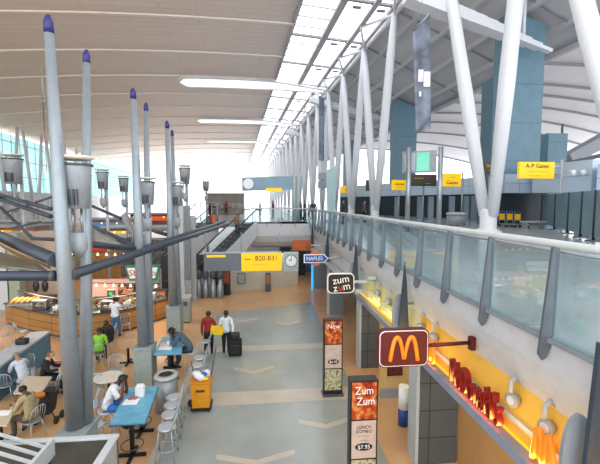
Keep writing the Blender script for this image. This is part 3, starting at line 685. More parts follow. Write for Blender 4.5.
# partition screens: dark teal panels on posts running away
A, B = P(541, 223.5, z=4.35), P(606, 241, z=4.35)
scr_m = mat('screen_panel', '7b97a4', .3, .1, .06, 1); n = 6
for k in range(n-1):
    t0, t1 = k/(n-1), (k+1)/(n-1); inv = lambda t: 1/((1-t)/A.y+t/B.y)
    ya, yb = inv(t0), inv(t1); fr_ = lambda y: A+(B-A)*((y-A.y)/(B.y-A.y))
    p0, p1 = fr_(ya), fr_(yb); lo, hi = 4.36, 6.28; d = (p1-p0).normalized()
    root = thing('partition_screen', 'dark teal partition screen, %s of the row right of the luggage carts' % ORD[k], 'screen', ((p0+p1).x/2, (p0+p1).y/2, UZ))
    q0, q1 = p0+d*.08, p1-d*.04
    MB().prism([(q0.x, q0.y, lo), (q1.x, q1.y, lo), (q1.x, q1.y, hi), (q0.x, q0.y, hi)], (.05, .05, 0)).build('panel', scr_m, root)
    for q in (p0+d*.03,): MB().tube([(q.x, q.y, UZ), (q.x, q.y, hi)], .06, 8).build('post', mat('post_dark', '23303a', .4, .3), root)
    MB().box((p0.x-.2, p0.y-.2, UZ), (p0.x+.2, p0.y+.2, UZ+.04)).build('foot', dgrey, root)
# light blue bulkheads over the screens
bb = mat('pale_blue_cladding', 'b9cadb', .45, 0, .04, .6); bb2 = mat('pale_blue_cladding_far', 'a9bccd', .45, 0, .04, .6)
inw = Vector((.9, .5, 0))
def bulk(P0, P1, z0, z1, m, lb, dep=2.0, nm='clad_bulkhead'):
    root = thing(nm, lb, 'bulkhead', ((P0.x+P1.x)/2, (P0.y+P1.y)/2, z0))
    d = (P1-P0); d.z = 0; d.normalize(); nrm = Vector((-d.y, d.x, 0)); nrm = nrm if nrm.y > 0 else -nrm
    MB().prism([(P0.x, P0.y, z0), (P1.x, P1.y, z0), (P1.x, P1.y, z1), (P0.x, P0.y, z1)], nrm*dep).build('box', m, root)
    jn = MB(); k = max(2, int((P1-P0).length/1.6))
    for i in range(1, k):
        q = P0.lerp(P1, i/k)-nrm*.012; jn.prism([(q.x, q.y, z0), (q.x+d.x*.03, q.y+d.y*.03, z0), (q.x+d.x*.03, q.y+d.y*.03, z1), (q.x, q.y, z1)], nrm*.02)
    jn.prism([P0.xy.to_3d()-nrm*.012+Vector((0, 0, (z0+z1)/2)), P1.xy.to_3d()-nrm*.012+Vector((0, 0, (z0+z1)/2)), P1.xy.to_3d()-nrm*.012+Vector((0, 0, (z0+z1)/2+.03)), P0.xy.to_3d()-nrm*.012+Vector((0, 0, (z0+z1)/2+.03))], nrm*.02)
    jn.build('panel_joints', mat('joint_blue', '7f93a6', .5), root)
    return root, nrm
b0, b1 = P(532, 193, y=23.5), P(591, 188, y=19.5)
r_, nrm = bulk(b0, b1, b0.z, P(532, 166, y=23.5).z, bb, 'pale blue clad bulkhead with two spotlights over the screens')
for u in (570, 580):
    q = P(u, 173, y=20.0); root = thing('wall_lamp', 'white spotlight on pale blue bulkhead, %s' % ('nearer the yellow sign' if u == 570 else 'nearer the frame edge'), 'lamp', (q.x, q.y-.3, q.z))
    MB().tube([(q.x, q.y+.25, q.z+.1), (q.x, q.y-.2, q.z+.14)], .03, 6).build('arm', whitep, root); MB().ball((q.x, q.y-.25, q.z), .14, (1, 1, 1.3), 10).build('head', whitep, root)
b0, b1 = P(596, 193, y=18.0), P(650, 193, y=16.5)
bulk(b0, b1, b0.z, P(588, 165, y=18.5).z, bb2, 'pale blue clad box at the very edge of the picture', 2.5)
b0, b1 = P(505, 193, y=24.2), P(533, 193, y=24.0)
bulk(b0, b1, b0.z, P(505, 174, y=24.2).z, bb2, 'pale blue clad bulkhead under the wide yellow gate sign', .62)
b0, b1 = P(340, 197, y=50), P(486, 196, y=29)
bulk(b0, b1, b0.z, b0.z+1.35, bb, 'long pale blue canopy over the dark check-in counters', .8)
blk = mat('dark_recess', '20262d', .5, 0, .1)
o = MB().prism([P(345, 222, z=UZ)+Vector((1, 2, 0)), P(484, 222, y=29.5), P(484, 200, y=29.5), P(345, 200, y=49)], (.5, .5, 0))
o.bm.free()
def wallseg(P0, P1, z0, z1, m, nm, lb, th=.2):
    d = (P1-P0); d.z = 0; d.normalize(); nrm = Vector((-d.y, d.x, 0)); nrm = nrm if nrm.y > 0 else -nrm
    o = MB().prism([(P0.x, P0.y, z0), (P1.x, P1.y, z0), (P1.x, P1.y, z1), (P0.x, P0.y, z1)], nrm*th).build(nm, m); structure(o, lb, 'wall'); return o
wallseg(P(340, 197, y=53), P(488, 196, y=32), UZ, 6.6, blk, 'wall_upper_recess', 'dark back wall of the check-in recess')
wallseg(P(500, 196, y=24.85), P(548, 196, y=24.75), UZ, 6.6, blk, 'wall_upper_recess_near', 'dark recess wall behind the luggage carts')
for i, u in enumerate((372, 397, 420, 431, 452, 466, 474)):
    y = 1/((1-(u-345)/140)/48+((u-345)/140)/28.8)-.6; q = P(u, 200, y=y)
    root = thing('recess_post', 'slim blue-grey door panel in the dark recess, %s counting towards the viewer' % ORD[i], 'panel', (q.x, y, UZ))
    MB().box((q.x-.25, y-.05, UZ), (q.x+.25, y+.05, 6.3)).build('panel', mat('recess_panel', '7d909e', .35, .1), root)
    MB().box((q.x-.29, y-.06, UZ), (q.x-.25, y+.06, 6.35)).build('frame', dgrey, root)
# bin, bench, luggage carts
q = P(456, 225.5, z=UZ); root = thing('litter_bin', 'round grey litter bin under the small yellow Gates sign', 'bin', q)
MB().lathe([(.62, 0), (.62, .75)], q, 18).build('body', grey_p, root); MB().lathe([(.66, .75), (.66, .86), (.4, .9)], q, 18).build('lid', lgrey_p, root)
for i, u in enumerate((509.5, 517.5, 525.5)):
    q = P(u-4, 227+.3*i, z=UZ)
    root = thing('luggage_cart', 'blue and yellow luggage cart near the white V column, %s' % ('closest to the column', 'middle of three', 'beside the bench')[i], 'luggage cart', q, 0, 'luggage carts parked behind the railing')
    MB().box(q+Vector((-.2, -.4, .16)), q+Vector((.2, .4, .22))).build('platform', steel, root)
    for s_ in (-.2, .2): MB().tube([q+Vector((s_, .36, .2)), q+Vector((s_, .45, .95))], .025, 6).build('upright', steel, root)
    MB().tube([q+Vector((-.22, .45, .97)), q+Vector((.22, .45, .97))], .06, 8).build('handle', mat('cart_blue', '27409a', .4), root)
    MB().box(q+Vector((-.17, .38, .45)), q+Vector((.17, .4, .85))).build('panel', yellow, root)
    for s_ in (-.2, .2):
        for t_ in (-.32, .3): MB().tube([q+Vector((s_-.02, t_, .08)), q+Vector((s_+.02, t_, .08))], .08, 10).build('wheel', black, root)
q = P(533, 229, z=UZ); root = thing('bench', 'low grey bench between luggage carts and screens', 'bench', q)
MB().box(q+Vector((-.7, -.25, .4)), q+Vector((.7, .25, .47))).build('seat', lgrey_p, root)
for s_ in (-.55, .55): MB().box(q+Vector((s_-.04, -.2, 0)), q+Vector((s_+.04, .2, .4))).build('leg', steel, root)
# low benches seen under the screens
for i, (u, v) in enumerate(((560, 229), (578, 234), (592, 238))):
    q = P(u, v, z=UZ)+Vector((.9, .8, 0)); root = thing('waiting_seat', 'grey waiting seat glimpsed under the partition screens, %s towards the frame edge' % ORD[i], 'seat', q)
    MB().box(q+Vector((-.3, -.25, .3)), q+Vector((.3, .25, .36))).build('seat', lgrey_p, root)
    for s_ in (-.22, .22): MB().box(q+Vector((s_-.03, -.2, 0)), q+Vector((s_+.03, .2, .3))).build('leg', black, root)
q = P(551, 231, z=UZ)
# small yellow reflection source: yellow notice in the glass
q = P(407*1.0+68, 0, y=10) if False else None
# right-hand far vault and its bright window
def hr(xp, yp): return (13.4-.004*(xp-34)**2)
sheet([24.3+2.2*k for k in range(21)], [4+5*k for k in range(19)], hr, .3, 'ceiling_far', mat('far_vault', 'e6dfe0', .6, 0, .03, .3), 'pale vaulted ceiling beyond the roof wing')
rb = MB()
for y in (27, 33, 39, 42.8, 47.5, 53.5, 60, 69, 80, 93):
    for k in range(20):
        x0, x1 = 24.2+2.2*k, 24.2+2.2*(k+1); rb.bar(R(x0, y, hr(x0, y)-.1), R(x1, y, hr(x1, y)-.1), .35, .25)
o = rb.build('trim_far_ribs', mat('far_rib', '8d898e', .55, 0, .05)); structure(o, 'grey arched ribs of the far vault', 'trim')
fr = MB()
for x in [26+4*k for k in range(10)]: fr.bar(R(x, 94, -1.6), R(x, 94, 11.8), .15, .15, (0, 1, 0))
fr.bar(R(26, 94, 3), R(64, 94, 3), .15, .15)
o = fr.build('trim_right_window_frame', white_p); structure(o, 'thin frame of the bright far right window', 'trim')
# jet bridge shape in the far right window
a, b = P(571, 160, y=40), P(600, 138, y=40)
root = thing('jet_bridge', 'grey sloping duct above the pale blue bulkhead at the frame edge', 'duct', (a.x, 40, a.z))
MB().bar((a.x-.5, 40, a.z), (b.x+3, 40, b.z+1.2), 1.5, 1.3).build('duct', mat('duct_grey', '9a9da6', .5), root)
MB().bar((a.x-1, 40, a.z-.4), (b.x+4, 40, b.z-1.2), 1.6, .4).build('rail', dgrey, root)
# ------------------------------------------------------------------ far end of the upper level
Y = 33
a, b = P(242, 191, y=Y), P(293, 176.5, y=Y-.6)
root = thing('overhead_sign', 'long blue-grey overhead sign with a white dial at its end', 'sign', ((a.x+b.x)/2, Y, UZ))
MB().prism([(a.x, Y, a.z), (b.x, Y-.4, a.z+.15), (b.x, Y-.4, b.z+.05), (a.x, Y, b.z-.05)], (0, .5, 0)).build('board', mat('overhead_blue', '7f9bb0', .4, 0, .08, 1), root)
MB().tube([(a.x+.55, Y-.22, (a.z+b.z)/2), (a.x+.55, Y, (a.z+b.z)/2)], .44, 24).build('dial', whitep, root)
q0, q1 = P(266, 191.5, y=Y-.3), P(282, 188, y=Y-.3)
MB().box((q0.x, Y-.35, q0.z), (q1.x, Y-.15, q1.z)).build('yellow_panel', yel_e, root)
for x in (b.x+.12, b.x+.5): MB().tube([(x, Y-.3, UZ), (x, Y-.3, b.z+.2)], .12, 8).build('post', lgrey_p, root)
for zz in (a.z+.2, (a.z+b.z)/2, b.z): MB().bar((b.x, Y-.3, zz), (b.x+.6, Y-.3, zz), .08, .08).build('bracket', grey_p, root)
a, b = P(206, 209, y=48), P(243, 194, y=48)
root = thing('shop_kiosk', 'long brown-grey shop kiosk at the far end of the upper level', 'kiosk', ((a.x+b.x)/2, 48, UZ))
MB().box((a.x, 48, UZ), (b.x, 52, b.z)).build('body', mat('kiosk_brown', '857a72', .6, 0, .1, 1), root)
MB().box((a.x, 47.9, UZ+.9), (b.x, 48, UZ+1.5)).build('display', ramp_mat('kiosk_goods', ['3c3a3a', '8a5a48', '9aa0a0', '5a4a44'], 2), root)
MB().box((a.x-.1, 47.7, b.z), (b.x+.1, 52, b.z+.12)).build('roof', lgrey_p, root)
q = P(340, 212, y=30)
# check-in machine hutch and pylon by the railing
for i, (u0, u1, v0, y, lb) in enumerate(((327.5, 336, 166, 31, 'pale teal slanted-top pylon standing by the railing'), (294, 302, 175, 36, 'pale teal pylon beside the long overhead sign'))):
    a, b = P(u0, v0, y=y), P(u1, v0, y=y)
    root = thing('pylon', lb, 'pylon', ((a.x+b.x)/2, y, UZ))
    MB().prism([(a.x+.1, y, UZ), (b.x-.1, y, UZ), (b.x+.05, y, a.z), (a.x-.05, y, a.z-.3)], (0, .5, 0)).build('shaft', mat('pylon_teal', '93aeb0', .4, .1), root)
    MB().box((a.x-.1, y-.1, UZ), (b.x+.1, y+.6, UZ+.15)).build('base', grey_p, root)
a, b = P(318, 188, y=34), P(327, 174, y=34)
root = thing('monitor_cluster', 'cluster of grey monitors on a stand left of the slanted pylon', 'monitor', ((a.x+b.x)/2, 34, UZ))
for k, zz in enumerate((a.z, a.z+.75)): MB().box((a.x, 33.7, zz), (b.x, 34.2, zz+.6)).build('monitor', grey_p, root)
MB().tube([((a.x+b.x)/2, 34, UZ), ((a.x+b.x)/2, 34, b.z)], .08, 8).build('pole', steel, root)
# ------------------------------------------------------------------ lower far lobby
o = MB().prism([(P(229, 292, z=0)), (P(298, 285, z=0)), (P(298, 285, z=0))+Vector((.05, .3, 0)), (P(229, 292, z=0))+Vector((0, .3, 0))], (0, 0, 2.3)).build('wall_escalator_base', mat('wall_offwhite', 'c4bfae', .6, 0, .04)); structure(o, 'off-white wall at the end of the walkway', 'wall')
q = P(241.5, 278, y=24.4); root = thing('wall_notice', 'small grey notice on the off-white end wall', 'notice', (q.x, q.y-.1, q.z-.3))
MB().box((q.x-.25, q.y-.16, q.z-.35), (q.x+.25, q.y-.12, q.z+.35)).build('frame', dgrey, root); MB().box((q.x-.2, q.y-.17, q.z-.3), (q.x+.2, q.y-.16, q.z+.3)).build('sheet', mat('notice_grey', '8d9a9c', .5), root)
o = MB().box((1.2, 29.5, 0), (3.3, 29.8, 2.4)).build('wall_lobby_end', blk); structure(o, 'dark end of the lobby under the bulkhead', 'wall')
q = P(268, 289.5, z=0); root = thing('vending_machine', 'small orange and grey machine at the end wall under the clock', 'machine', (q.x, q.y-.6, 0))
MB().box((q.x-.18, q.y-.6, 0), (q.x+.18, q.y-.3, 1.2)).build('body', dgrey, root); MB().box((q.x-.15, q.y-.62, .5), (q.x+.15, q.y-.6, 1.1)).build('front_panel', mat('machine_orange', 'a0704f', .5), root)
proto = None
for i, u in enumerate((199, 206, 213.5, 220.5)):
    q = P(u, 297.5, z=0)
    if proto is None:
        proto = thing('payphone_pedestal', '', 'pedestal', (0, 0, 0))
        MB().lathe([(.2, 0), (.21, .05), (.21, .75), (.14, .85), (.13, 1.15)], (0, 0, 0), 14).build('pedestal', steel, proto)
        MB().lathe([(.13, 1.15), (.2, 1.25), (.21, 1.5), (.15, 1.65), (.05, 1.7)], (0, 0, 0), 14).build('head', dgrey, proto)
        MB().ball((0, -.17, 1.45), .06, (1, .5, 1), 8).build('lamp', whitep, proto)
        place(proto, False, (q.x, q.y, 0), 0, '', 'round steel pedestals in a row')
    else: copy = place(proto, True, (q.x, q.y, 0), 0, '', 'round steel pedestals in a row')
pp = [o for o in COL.objects if o.name.startswith('payphone_pedestal')]
for i, o in enumerate(sorted(pp, key=lambda o: o.location.x)): o['label'] = 'steel pedestal with dark head below the grey sign board, %s from the grey posts' % ORD[i]
q = P(225, 295.5, z=0); root = thing('vending_machine', 'tall dark red speckled machine beside the steel pedestals', 'machine', (q.x, q.y, 0))
MB().box((q.x-.3, q.y, 0), (q.x+.3, q.y+.6, 1.75)).build('body', black, root); MB().box((q.x-.26, q.y-.02, .75), (q.x+.26, q.y, 1.72)).build('front_panel', ramp_mat('red_speckle', ['2a0c0c', '7a241c', 'a8644c', '4a1410'], 9), root)
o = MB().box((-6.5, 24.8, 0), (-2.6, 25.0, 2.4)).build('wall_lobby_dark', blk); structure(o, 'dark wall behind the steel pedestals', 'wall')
# ------------------------------------------------------------------ escalator up to the far end
def escalator(x_off, lb, far=False):
    B0, T0 = Vector((-5.3+x_off, 23.9, 0)), Vector((-.95+x_off, 28.3, UZ))
    if far: B0, T0 = Vector((-8.6, 25.9, 0)), Vector((-3.9, 30.2, UZ))
    d = T0-B0; flat = Vector((d.x, d.y, 0)).normalized(); sd = Vector((flat.y, -flat.x, 0)); root = thing('escalator', lb, 'escalator', B0)
    W = .62
    st = MB(); n = 18
    for k in range(n):
        p = B0+d*(k/n); q = p+Vector((d.x/n, d.y/n, 0)); z1 = B0.z+d.z*(k+1)/n
        st.prism([p-sd*.5+Vector((0, 0, z1-p.z)), p+sd*.5+Vector((0, 0, z1-p.z)), q+sd*.5+Vector((0, 0, z1-q.z)), q-sd*.5+Vector((0, 0, z1-q.z))], (0, 0, -.22))
    st.build('steps', mat('step_metal', '6e7479', .4, .5, .1, 8), root)
    for s_ in (-1, 1):
        o_ = sd*(W*s_)
        MB().prism([B0+o_+Vector((0, 0, .1)), T0+o_+Vector((0, 0, .1)), T0+o_+Vector((0, 0, 1.0)), B0+o_+Vector((0, 0, 1.0))], sd*.02).build('glass_side', rail_g, root)
        MB().tube([B0+o_-flat*.5+Vector((0, 0, .9)), B0+o_+Vector((0, 0, 1.03)), T0+o_+Vector((0, 0, 1.03)), T0+o_+flat*.6+Vector((0, 0, 1.0))], .05, 8).build('handrail', mat('rail_rubber', '5c3434', .5), root)
        lo = -1.5
        MB().prism([B0+o_+Vector((0, 0, 0)), B0+o_+Vector((0, 0, .22)), T0+o_+Vector((0, 0, .22)), T0+o_+Vector((0, 0, -.9)), B0+o_+flat*2.2+Vector((0, 0, 0))], sd*(.1*s_)).build('side_skirt', white_s, root)
    return root
escalator(0, 'escalator rising to the far landing, one rider near its top')
escalator(0, 'second escalator behind, rising beyond the dark tubes', True)
# landing frames and grey posts left of the escalator
for i, (u, v) in enumerate(((182.5, 306), (188.5, 302), (194, 300))):
    q = P(u, v, z=0)
    root = thing('steel_post', 'tall flat grey post left of the pedestals, %s towards them' % ORD[i], 'post', q)
    hh = (5.9, 5.6, 5.0)[i]
    MB().box(q+Vector((-.17, -.14, 0)), q+Vector((.17, .14, hh)), bev=.03).build('shaft', lgrey_p if i != 1 else grey_p, root)
    MB().box(q+Vector((-.2, -.2, 0)), q+Vector((.2, .2, (1.1, 1.3, .2)[i])), bev=.02).build('plinth', lgrey_p, root)
q = P(182.5, 306, z=0)
root = thing('guard_rail', 'curved steel guard rail frame left of the escalators', 'railing', P(200, 270, y=26))
for k in range(6):
    a = P(190+5.5*k, 222, y=27+.2*k); MB().tube([a, a+Vector((0, 0, 1.25))], .035, 6).build('post', steel, root)
a = P(186, 228, y=27); b = P(220, 206, y=28)
MB().tube([a, P(190, 210, y=27), P(196, 203, y=27.2), P(216, 203, y=28)], .05, 8).build('top_rail', steel, root)
# ------------------------------------------------------------------ tall poles with purple caps in the food hall
def lantern(root, p, s_=1.0):
    """grey tapering uplight box with a pale disc on top and a small cup below"""
    p = Vector(p)
    lb_ = MB().lathe([(.36*s_, 0), (.46*s_, 1.2*s_), (.46*s_, 1.25*s_)], p, 8).build('lantern_box', mat('lantern_grey', '989fa6', .45, .1, .04), root)
    g = MB()
    for k in range(5): g.box(p+Vector((-.2+.09*k, -.41, .1))*s_, p+Vector((-.16+.09*k, -.33, .55))*s_)
    g.build('grille', dgrey, lb_)
    MB().lathe([(.475*s_, 1.22*s_), (.475*s_, 1.29*s_)], p, 16).build('dark_collar', dgrey, lb_)
    MB().lathe([(.38*s_, 1.40*s_), (.53*s_, 1.45*s_), (.53*s_, 1.5*s_)], p, 20).build('reflector_disc', mat('reflector', 'f0ead8', .3, 0, .02), root)
    MB().lathe([(.05*s_, -1.45*s_), (.24*s_, -1.2*s_), (.25*s_, -.72*s_), (.2*s_, -.7*s_)], p, 12).build('cup', mat('lantern_grey', '8d949c'), root)
    for x in (-.12, .12): MB().tube([p+Vector((x*s_, 0, 0)), p+Vector((x*s_, 0, -.75*s_))], .04*s_, 6).build('stem', steel, root)
    for x in (-.3, .3): MB().tube([p+Vector((x*s_, 0, 1.28*s_)), p+Vector((x*s_, 0, 1.42*s_))], .03*s_, 6).build('disc_post', steel, lb_)
def pole(base, top, r0, r1, lb, z0):
    root = thing('tall_pole', lb, 'pole', (base.x, base.y, z0))
    b = Vector(base); t = Vector(top); d = t-b
    MB().tube([b, b+d*.5, b+d*.965], [r0, (r0+r1)/2*1.03, r1], 16).build('shaft', pole_m, root)
    MB().tube([b+d*.965, b+d*.99, t, t+d.normalized()*.06], [r1*1.02, r1*1.02, r1*.75, r1*.3], 14).build('purple_cap', screen_b, root)
    q = b+d*.5
    return root
def pxpole(u, v, ut, vt, yb, yt, r0, r1, lb, z0=1.25):
    b = P(u, v, y=yb); b.z = z0; return pole(b, P(ut, vt, y=yt), r0, r1, lb, z0), b
pr = [(75, 422, 48, 18, 7.8, 7.8, .175, .085, 'nearest tall grey pole with purple cap, on the front plinth'),
      (86, 421, 86.5, 52, 7.95, 9.6, .135, .08, 'tall grey pole behind the nearest one, lantern on its front'),
      (143.5, 342, 133, 90, 12.25, 12.35, .18, .088, 'tall grey purple-capped pole at the second plinth, beside the blue tables'),
      (149.5, 342, 146, 104, 12.4, 14.2, .14, .08, 'paler purple-capped pole just behind the second plinth pole'),
      (173, 304, 167, 122, 17.0, 17.0, .175, .09, 'third front purple-capped pole, near the end of the food hall'),
      (178.5, 304, 172, 131, 17.2, 19.3, .145, .08, 'paler purple-capped pole at the third plinth')]
poles = []
for a in pr: poles.append(pxpole(*a))
for i, (k0, k1, lb) in enumerate(((0, 1, 'grey plinth under the nearest pair of tall poles'), (2, 3, 'grey plinth under the second pole pair, by the litter bin'), (4, 5, 'grey plinth under the third pole pair'))):
    a, b = poles[k0][1], poles[k1][1]
    root = thing('pole_plinth', lb, 'plinth', ((a.x+b.x)/2, (a.y+b.y)/2, 0))
    xm_ = (a.x+b.x)/2; x0, x1 = a.x-.25, max(b.x+.16, a.x+.3); y0, y1 = a.y-.25, b.y+.2
    MB().box((x0, y0, 0), (x1, y1, 1.12), bev=.02).build('block', mat('plinth_green_grey', '8f9c98', .5, 0, .05), root)
    MB().box((x0-.02, y0-.02, 1.12), (x1+.02, y1+.02, 1.24), bev=.02).build('cap', mat('plinth_cap', '8a9496', .5), root)
for k, (u, v, y, s_) in enumerate(((77, 208.5, 8.2, 1.0), (147, 205, 12.9, .9), (176, 206, 17.6, 1.0))):
    p = P(u, v, y=y)
    lantern(poles[[1, 3, 5][k]][0], p, s_*({0: .70, 1: .66, 2: .72}[k]))
# lanterns on masts farther off
for i, (u, v, y, s_, lb) in enumerate(((14, 184, 26, 1.25, 'grey lantern on a mast at the far left edge'), (103, 189, 27.5, .9, 'grey lantern on a mast between the first two pole pairs'), (124, 192, 33.5, .9, 'smaller grey lantern left of the second pole pair'), (185, 184, 27, .85, 'grey lantern on the mast above the grey flat posts'), (206, 191, 42, .8, 'small far lantern right of the flat grey posts'))):
    p = P(u, v, y=y)
    root = thing('lantern_mast', lb, 'lamp', (p.x, y+.45, 0))
    lantern(root, p, s_)
    MB().tube([(p.x, y+.62*s_, 0), (p.x, y+.62*s_, p.z+.9*s_)], .11, 8).build('mast', lgrey_p, root)
    MB().bar((p.x, y, p.z+.4), (p.x, y+.62*s_, p.z+.4), .1, .1).build('arm', grey_p, root)
# flag hanging by the first pole
p0, p1 = P(42.5, 101, y=12), P(46.5, 172, y=12)
root = thing('flag', 'narrow hanging flag, blue field above red and white stripes, beside the nearest pole', 'flag', ((p0.x+p1.x)/2, 12, p1.z))
hgt = p0.z-p1.z; xm0, xm1 = p0.x, p1.x
MB().box((xm0, 12, p1.z+hgt*.6), (xm1, 12.03, p0.z)).build('blue_field', mat('flag_blue', '2d3a6e', .7), root)
for k in range(5):
    MB().box((xm0+(xm1-xm0)*k/5, 12, p1.z), (xm0+(xm1-xm0)*(k+1)/5, 12.03, p1.z+hgt*.6)).build('stripe', mat('flag_red', 'b02a34', .7) if k % 2 == 0 else mat('flag_white', 'd8d4d4', .7), root)
MB().tube([(xm0-.05, 12.02, p0.z), (xm1+.05, 12.02, p0.z)], .02, 6).build('rod', steel, root)
p = P(44.5, 90, y=12)
MB().tube([((xm0+xm1)/2, 12.02, p0.z), ((xm0+xm1)/2, 12.02, p0.z+1.0)], .01, 5).build('cord', steel, root)
# dark struts and fabric canopies
def strut(p, q, r, lb):
    p, q = Vector(p), Vector(q)
    root = thing('canopy_strut', lb, 'strut', p)
    MB().tube([p, q], r, 12).build('tube', dark_tube, root)
    d = (q-p).normalized()
    MB().tube([p+d*.03, p+d*.10], r*1.08, 12).build('collar', dgrey, root)
    return root
A = poles[0][1]; C = poles[2][1]; E = poles[4][1]
ZA = 4.36
ax = P(62, 273, y=A.y).x
strut((ax+.14, A.y-.02, ZA), (-2.35, 25.5, 4.33), .105, 'long dark strut from the nearest pole to the escalator landing')
cx = P(140, 247, y=C.y).x
strut((cx+.2, C.y, 4.36), (-2.6, 26.0, 4.5), .10, 'long dark strut from the second plinth pole to the escalator landing')
strut((ax-.1, A.y-.02, ZA), (-9.5, A.y+.3, ZA+.02), .10, 'level dark strut running left from the nearest pole')
strut((ax-.1, A.y, ZA+.3), tuple(P(-12, 231, y=11.5)), .13, 'thick dark strut rising left from the nearest pole')
strut(tuple(P(92, 226, y=17)), (cx-.15, C.y+.05, 4.42), .075, 'dark strut sloping down to the second plinth pole from behind')
strut(tuple(P(89, 244, y=9.8)), (cx-.15, C.y, 4.33), .085, 'level dark strut between first and second pole pairs')
strut(tuple(P(92, 206, y=20)), tuple(P(121, 218.5, y=18)), .07, 'short dark strut high between first and second pole pairs')
strut(tuple(P(0, 195, y=15)), tuple(P(51, 209, y=13)), .065, 'upper thin dark strut crossing left of the nearest pole')
strut(tuple(P(0, 199, y=15)), tuple(P(51, 216.5, y=13)), .075, 'lower dark strut crossing left of the nearest pole')
strut(tuple(P(0, 207, y=15)), tuple(P(33, 239, y=14)), .06, 'dark strut dropping steeply left of the nearest pole')
strut(tuple(P(32, 238.5, y=14)), tuple(P(54, 239.5, y=13)), .06, 'short level dark strut left of the nearest pole')
strut(tuple(P(4, 213, y=19)), tuple(P(52, 197, y=17)), .045, 'thin grey strut rising to the right behind the crossing struts')
strut(tuple(P(12, 228, y=19)), tuple(P(40, 222, y=18)), .045, 'thin grey strut low behind the crossing struts')
strut(tuple(P(150, 230, y=20)), tuple(P(166, 234.5, y=18)), .09, 'short dark strut between second and third pole pairs')
def canopy(pts, m, lb, sag=.15):
    """tensioned fabric between corner points, a thin curved sheet"""
    a, b, c, d = [Vector(p) for p in pts]; n = 8; bm = MB(); G = []
    for i in range(n+1):
        row = []
        for j in range(n+1):
            s, t = i/n, j/n; p = (a.lerp(b, s)).lerp(d.lerp(c, s), t); p.z -= sag*math.sin(math.pi*s)*math.sin(math.pi*t)*1.0; row.append(bm.bm.verts.new(p))
        G.append(row)
    for i in range(n):
        for j in range(n):
            f = bm.bm.faces.new((G[i][j], G[i+1][j], G[i+1][j+1], G[i][j+1])); f.smooth = True
    g = bmesh.ops.solidify(bm.bm, geom=bm.bm.faces[:], thickness=.02)
    c0 = (a+b+c+d)/4
    root = thing('fabric_canopy', lb, 'canopy', c0); bm.build('fabric', m, root)
    MB().tube([a, b, c, d], .02, 6, closed=True).build('edge_cable', steel, root)
    return root
tanfab = mat('canopy_tan', 'dcb06e', .7, 0, .05, 2); gfab = mat('canopy_grey_green', 'b6c0ba', .7, 0, .05, 2); pfab = mat('canopy_pale', 'ccd2d0', .7, 0, .04, 2)
canopy([P(-10, 238, y=9.5), P(50, 268, y=8.4), P(46, 262, y=11), P(-8, 240, y=13)], tanfab, 'tan fabric canopy just under the thick strut')
canopy([P(-10, 266, y=9), P(46, 271, y=8.3), P(34, 262, y=11), P(-10, 250, y=12)], gfab, 'grey-green fabric canopy above the level left strut')
canopy([P(93, 229, y=16), P(132, 249, y=12.6), P(128, 247, y=15), P(93, 243, y=17)], pfab, 'pale grey fabric canopy between first and second pole pairs')
canopy([P(120, 217, y=19), P(134, 238, y=15), P(133, 226, y=18), P(126, 212, y=22)], pfab, 'pale fabric canopy just left of the second pole pair')
# ------------------------------------------------------------------ curved wooden food counter
pts = [P(6, 324, z=0), P(28, 331.5, z=0), P(58, 338, z=0), P(92, 337, z=0), P(130, 331, z=0), P(168, 318, z=0)]
def extr(poly_pts, off0, off1, z0, z1):
    b = MB()
    ns = []
    for i in range(len(poly_pts)):
        d = poly_pts[min(i+1, len(poly_pts)-1)]-poly_pts[max(i-1, 0)]; d.z = 0; d.normalize(); ns.append(Vector((-d.y, d.x, 0)))
    for i in range(len(poly_pts)-1):
        p, q = poly_pts[i], poly_pts[i+1]
        a, b2, c, d = p+ns[i]*off0, q+ns[i+1]*off0, q+ns[i+1]*off1, p+ns[i]*off1
        b.prism([Vector((v.x, v.y, z0)) for v in (a, b2, c, d)], (0, 0, z1-z0))
    return b, ns
root = thing('food_counter', 'curved oak-fronted food counter with dark top', 'counter', (-7.5, 16.3, 0))
b, ns = extr(pts, 0, 1.0, .12, .98); b.build('wood_front', tile_mat('oak_front', 'a97b45', '9c6f3c', '4a3018', 1.3, .30, .45, .012, 'XZ'), root)
extr(pts, .06, .95, 0, .12)[0].build('toe_kick', dgrey, root)
extr(pts, -.06, 1.05, .98, 1.04)[0].build('worktop', mat('stone_top', '3a3533', .25, 0, .15, 8), root)
extr(pts, .55, .58, 1.04, 1.5)[0].build('sneeze_guard', rail_g, root)
extr(pts, .5, .62, 1.5, 1.52)[0].build('guard_shelf', dgrey, root)
def along(t, off, z):
    i = min(int(t*(len(pts)-1)), len(pts)-2); f = t*(len(pts)-1)-i; p = pts[i].lerp(pts[i+1], f); n = ns[i].lerp(ns[i+1], f); return Vector((p.x+n.x*off, p.y+n.y*off, z))
breadm = mat('bread_crust', 'd09a52', .6, 0, .15, 9)
root = thing('bread_basket', 'tray of long pale loaves on the left end of the counter', 'bread tray', along(.12, .3, 1.05)); q = along(.12, .3, 1.05)
MB().box(q+Vector((-.7, -.2, 0)), q+Vector((.7, .2, .05))).build('tray', steel, root)
for k in range(5): MB().tube([q+Vector((-.55+.24*k, -.2, .1+.02*k)), q+Vector((-.45+.24*k, .0, .24)), q+Vector((-.38+.24*k, .18, .3))], [.03, .09, .04], 8).build('loaf', breadm, root)
goods = [ramp_mat('fruit_goods', ['b02a1a', 'd86a2a', '6a8a3a', 'e0c070', '401510'], 9, .4, 'vor'), ramp_mat('pastry_goods', ['d8a860', '8a5028', 'e8d0a0', 'a83a20'], 9, .4, 'vor'), ramp_mat('packet_goods', ['2a2a2a', 'c0c0b8', 'a83030', '3a5a7a'], 9, .4, 'vor')]
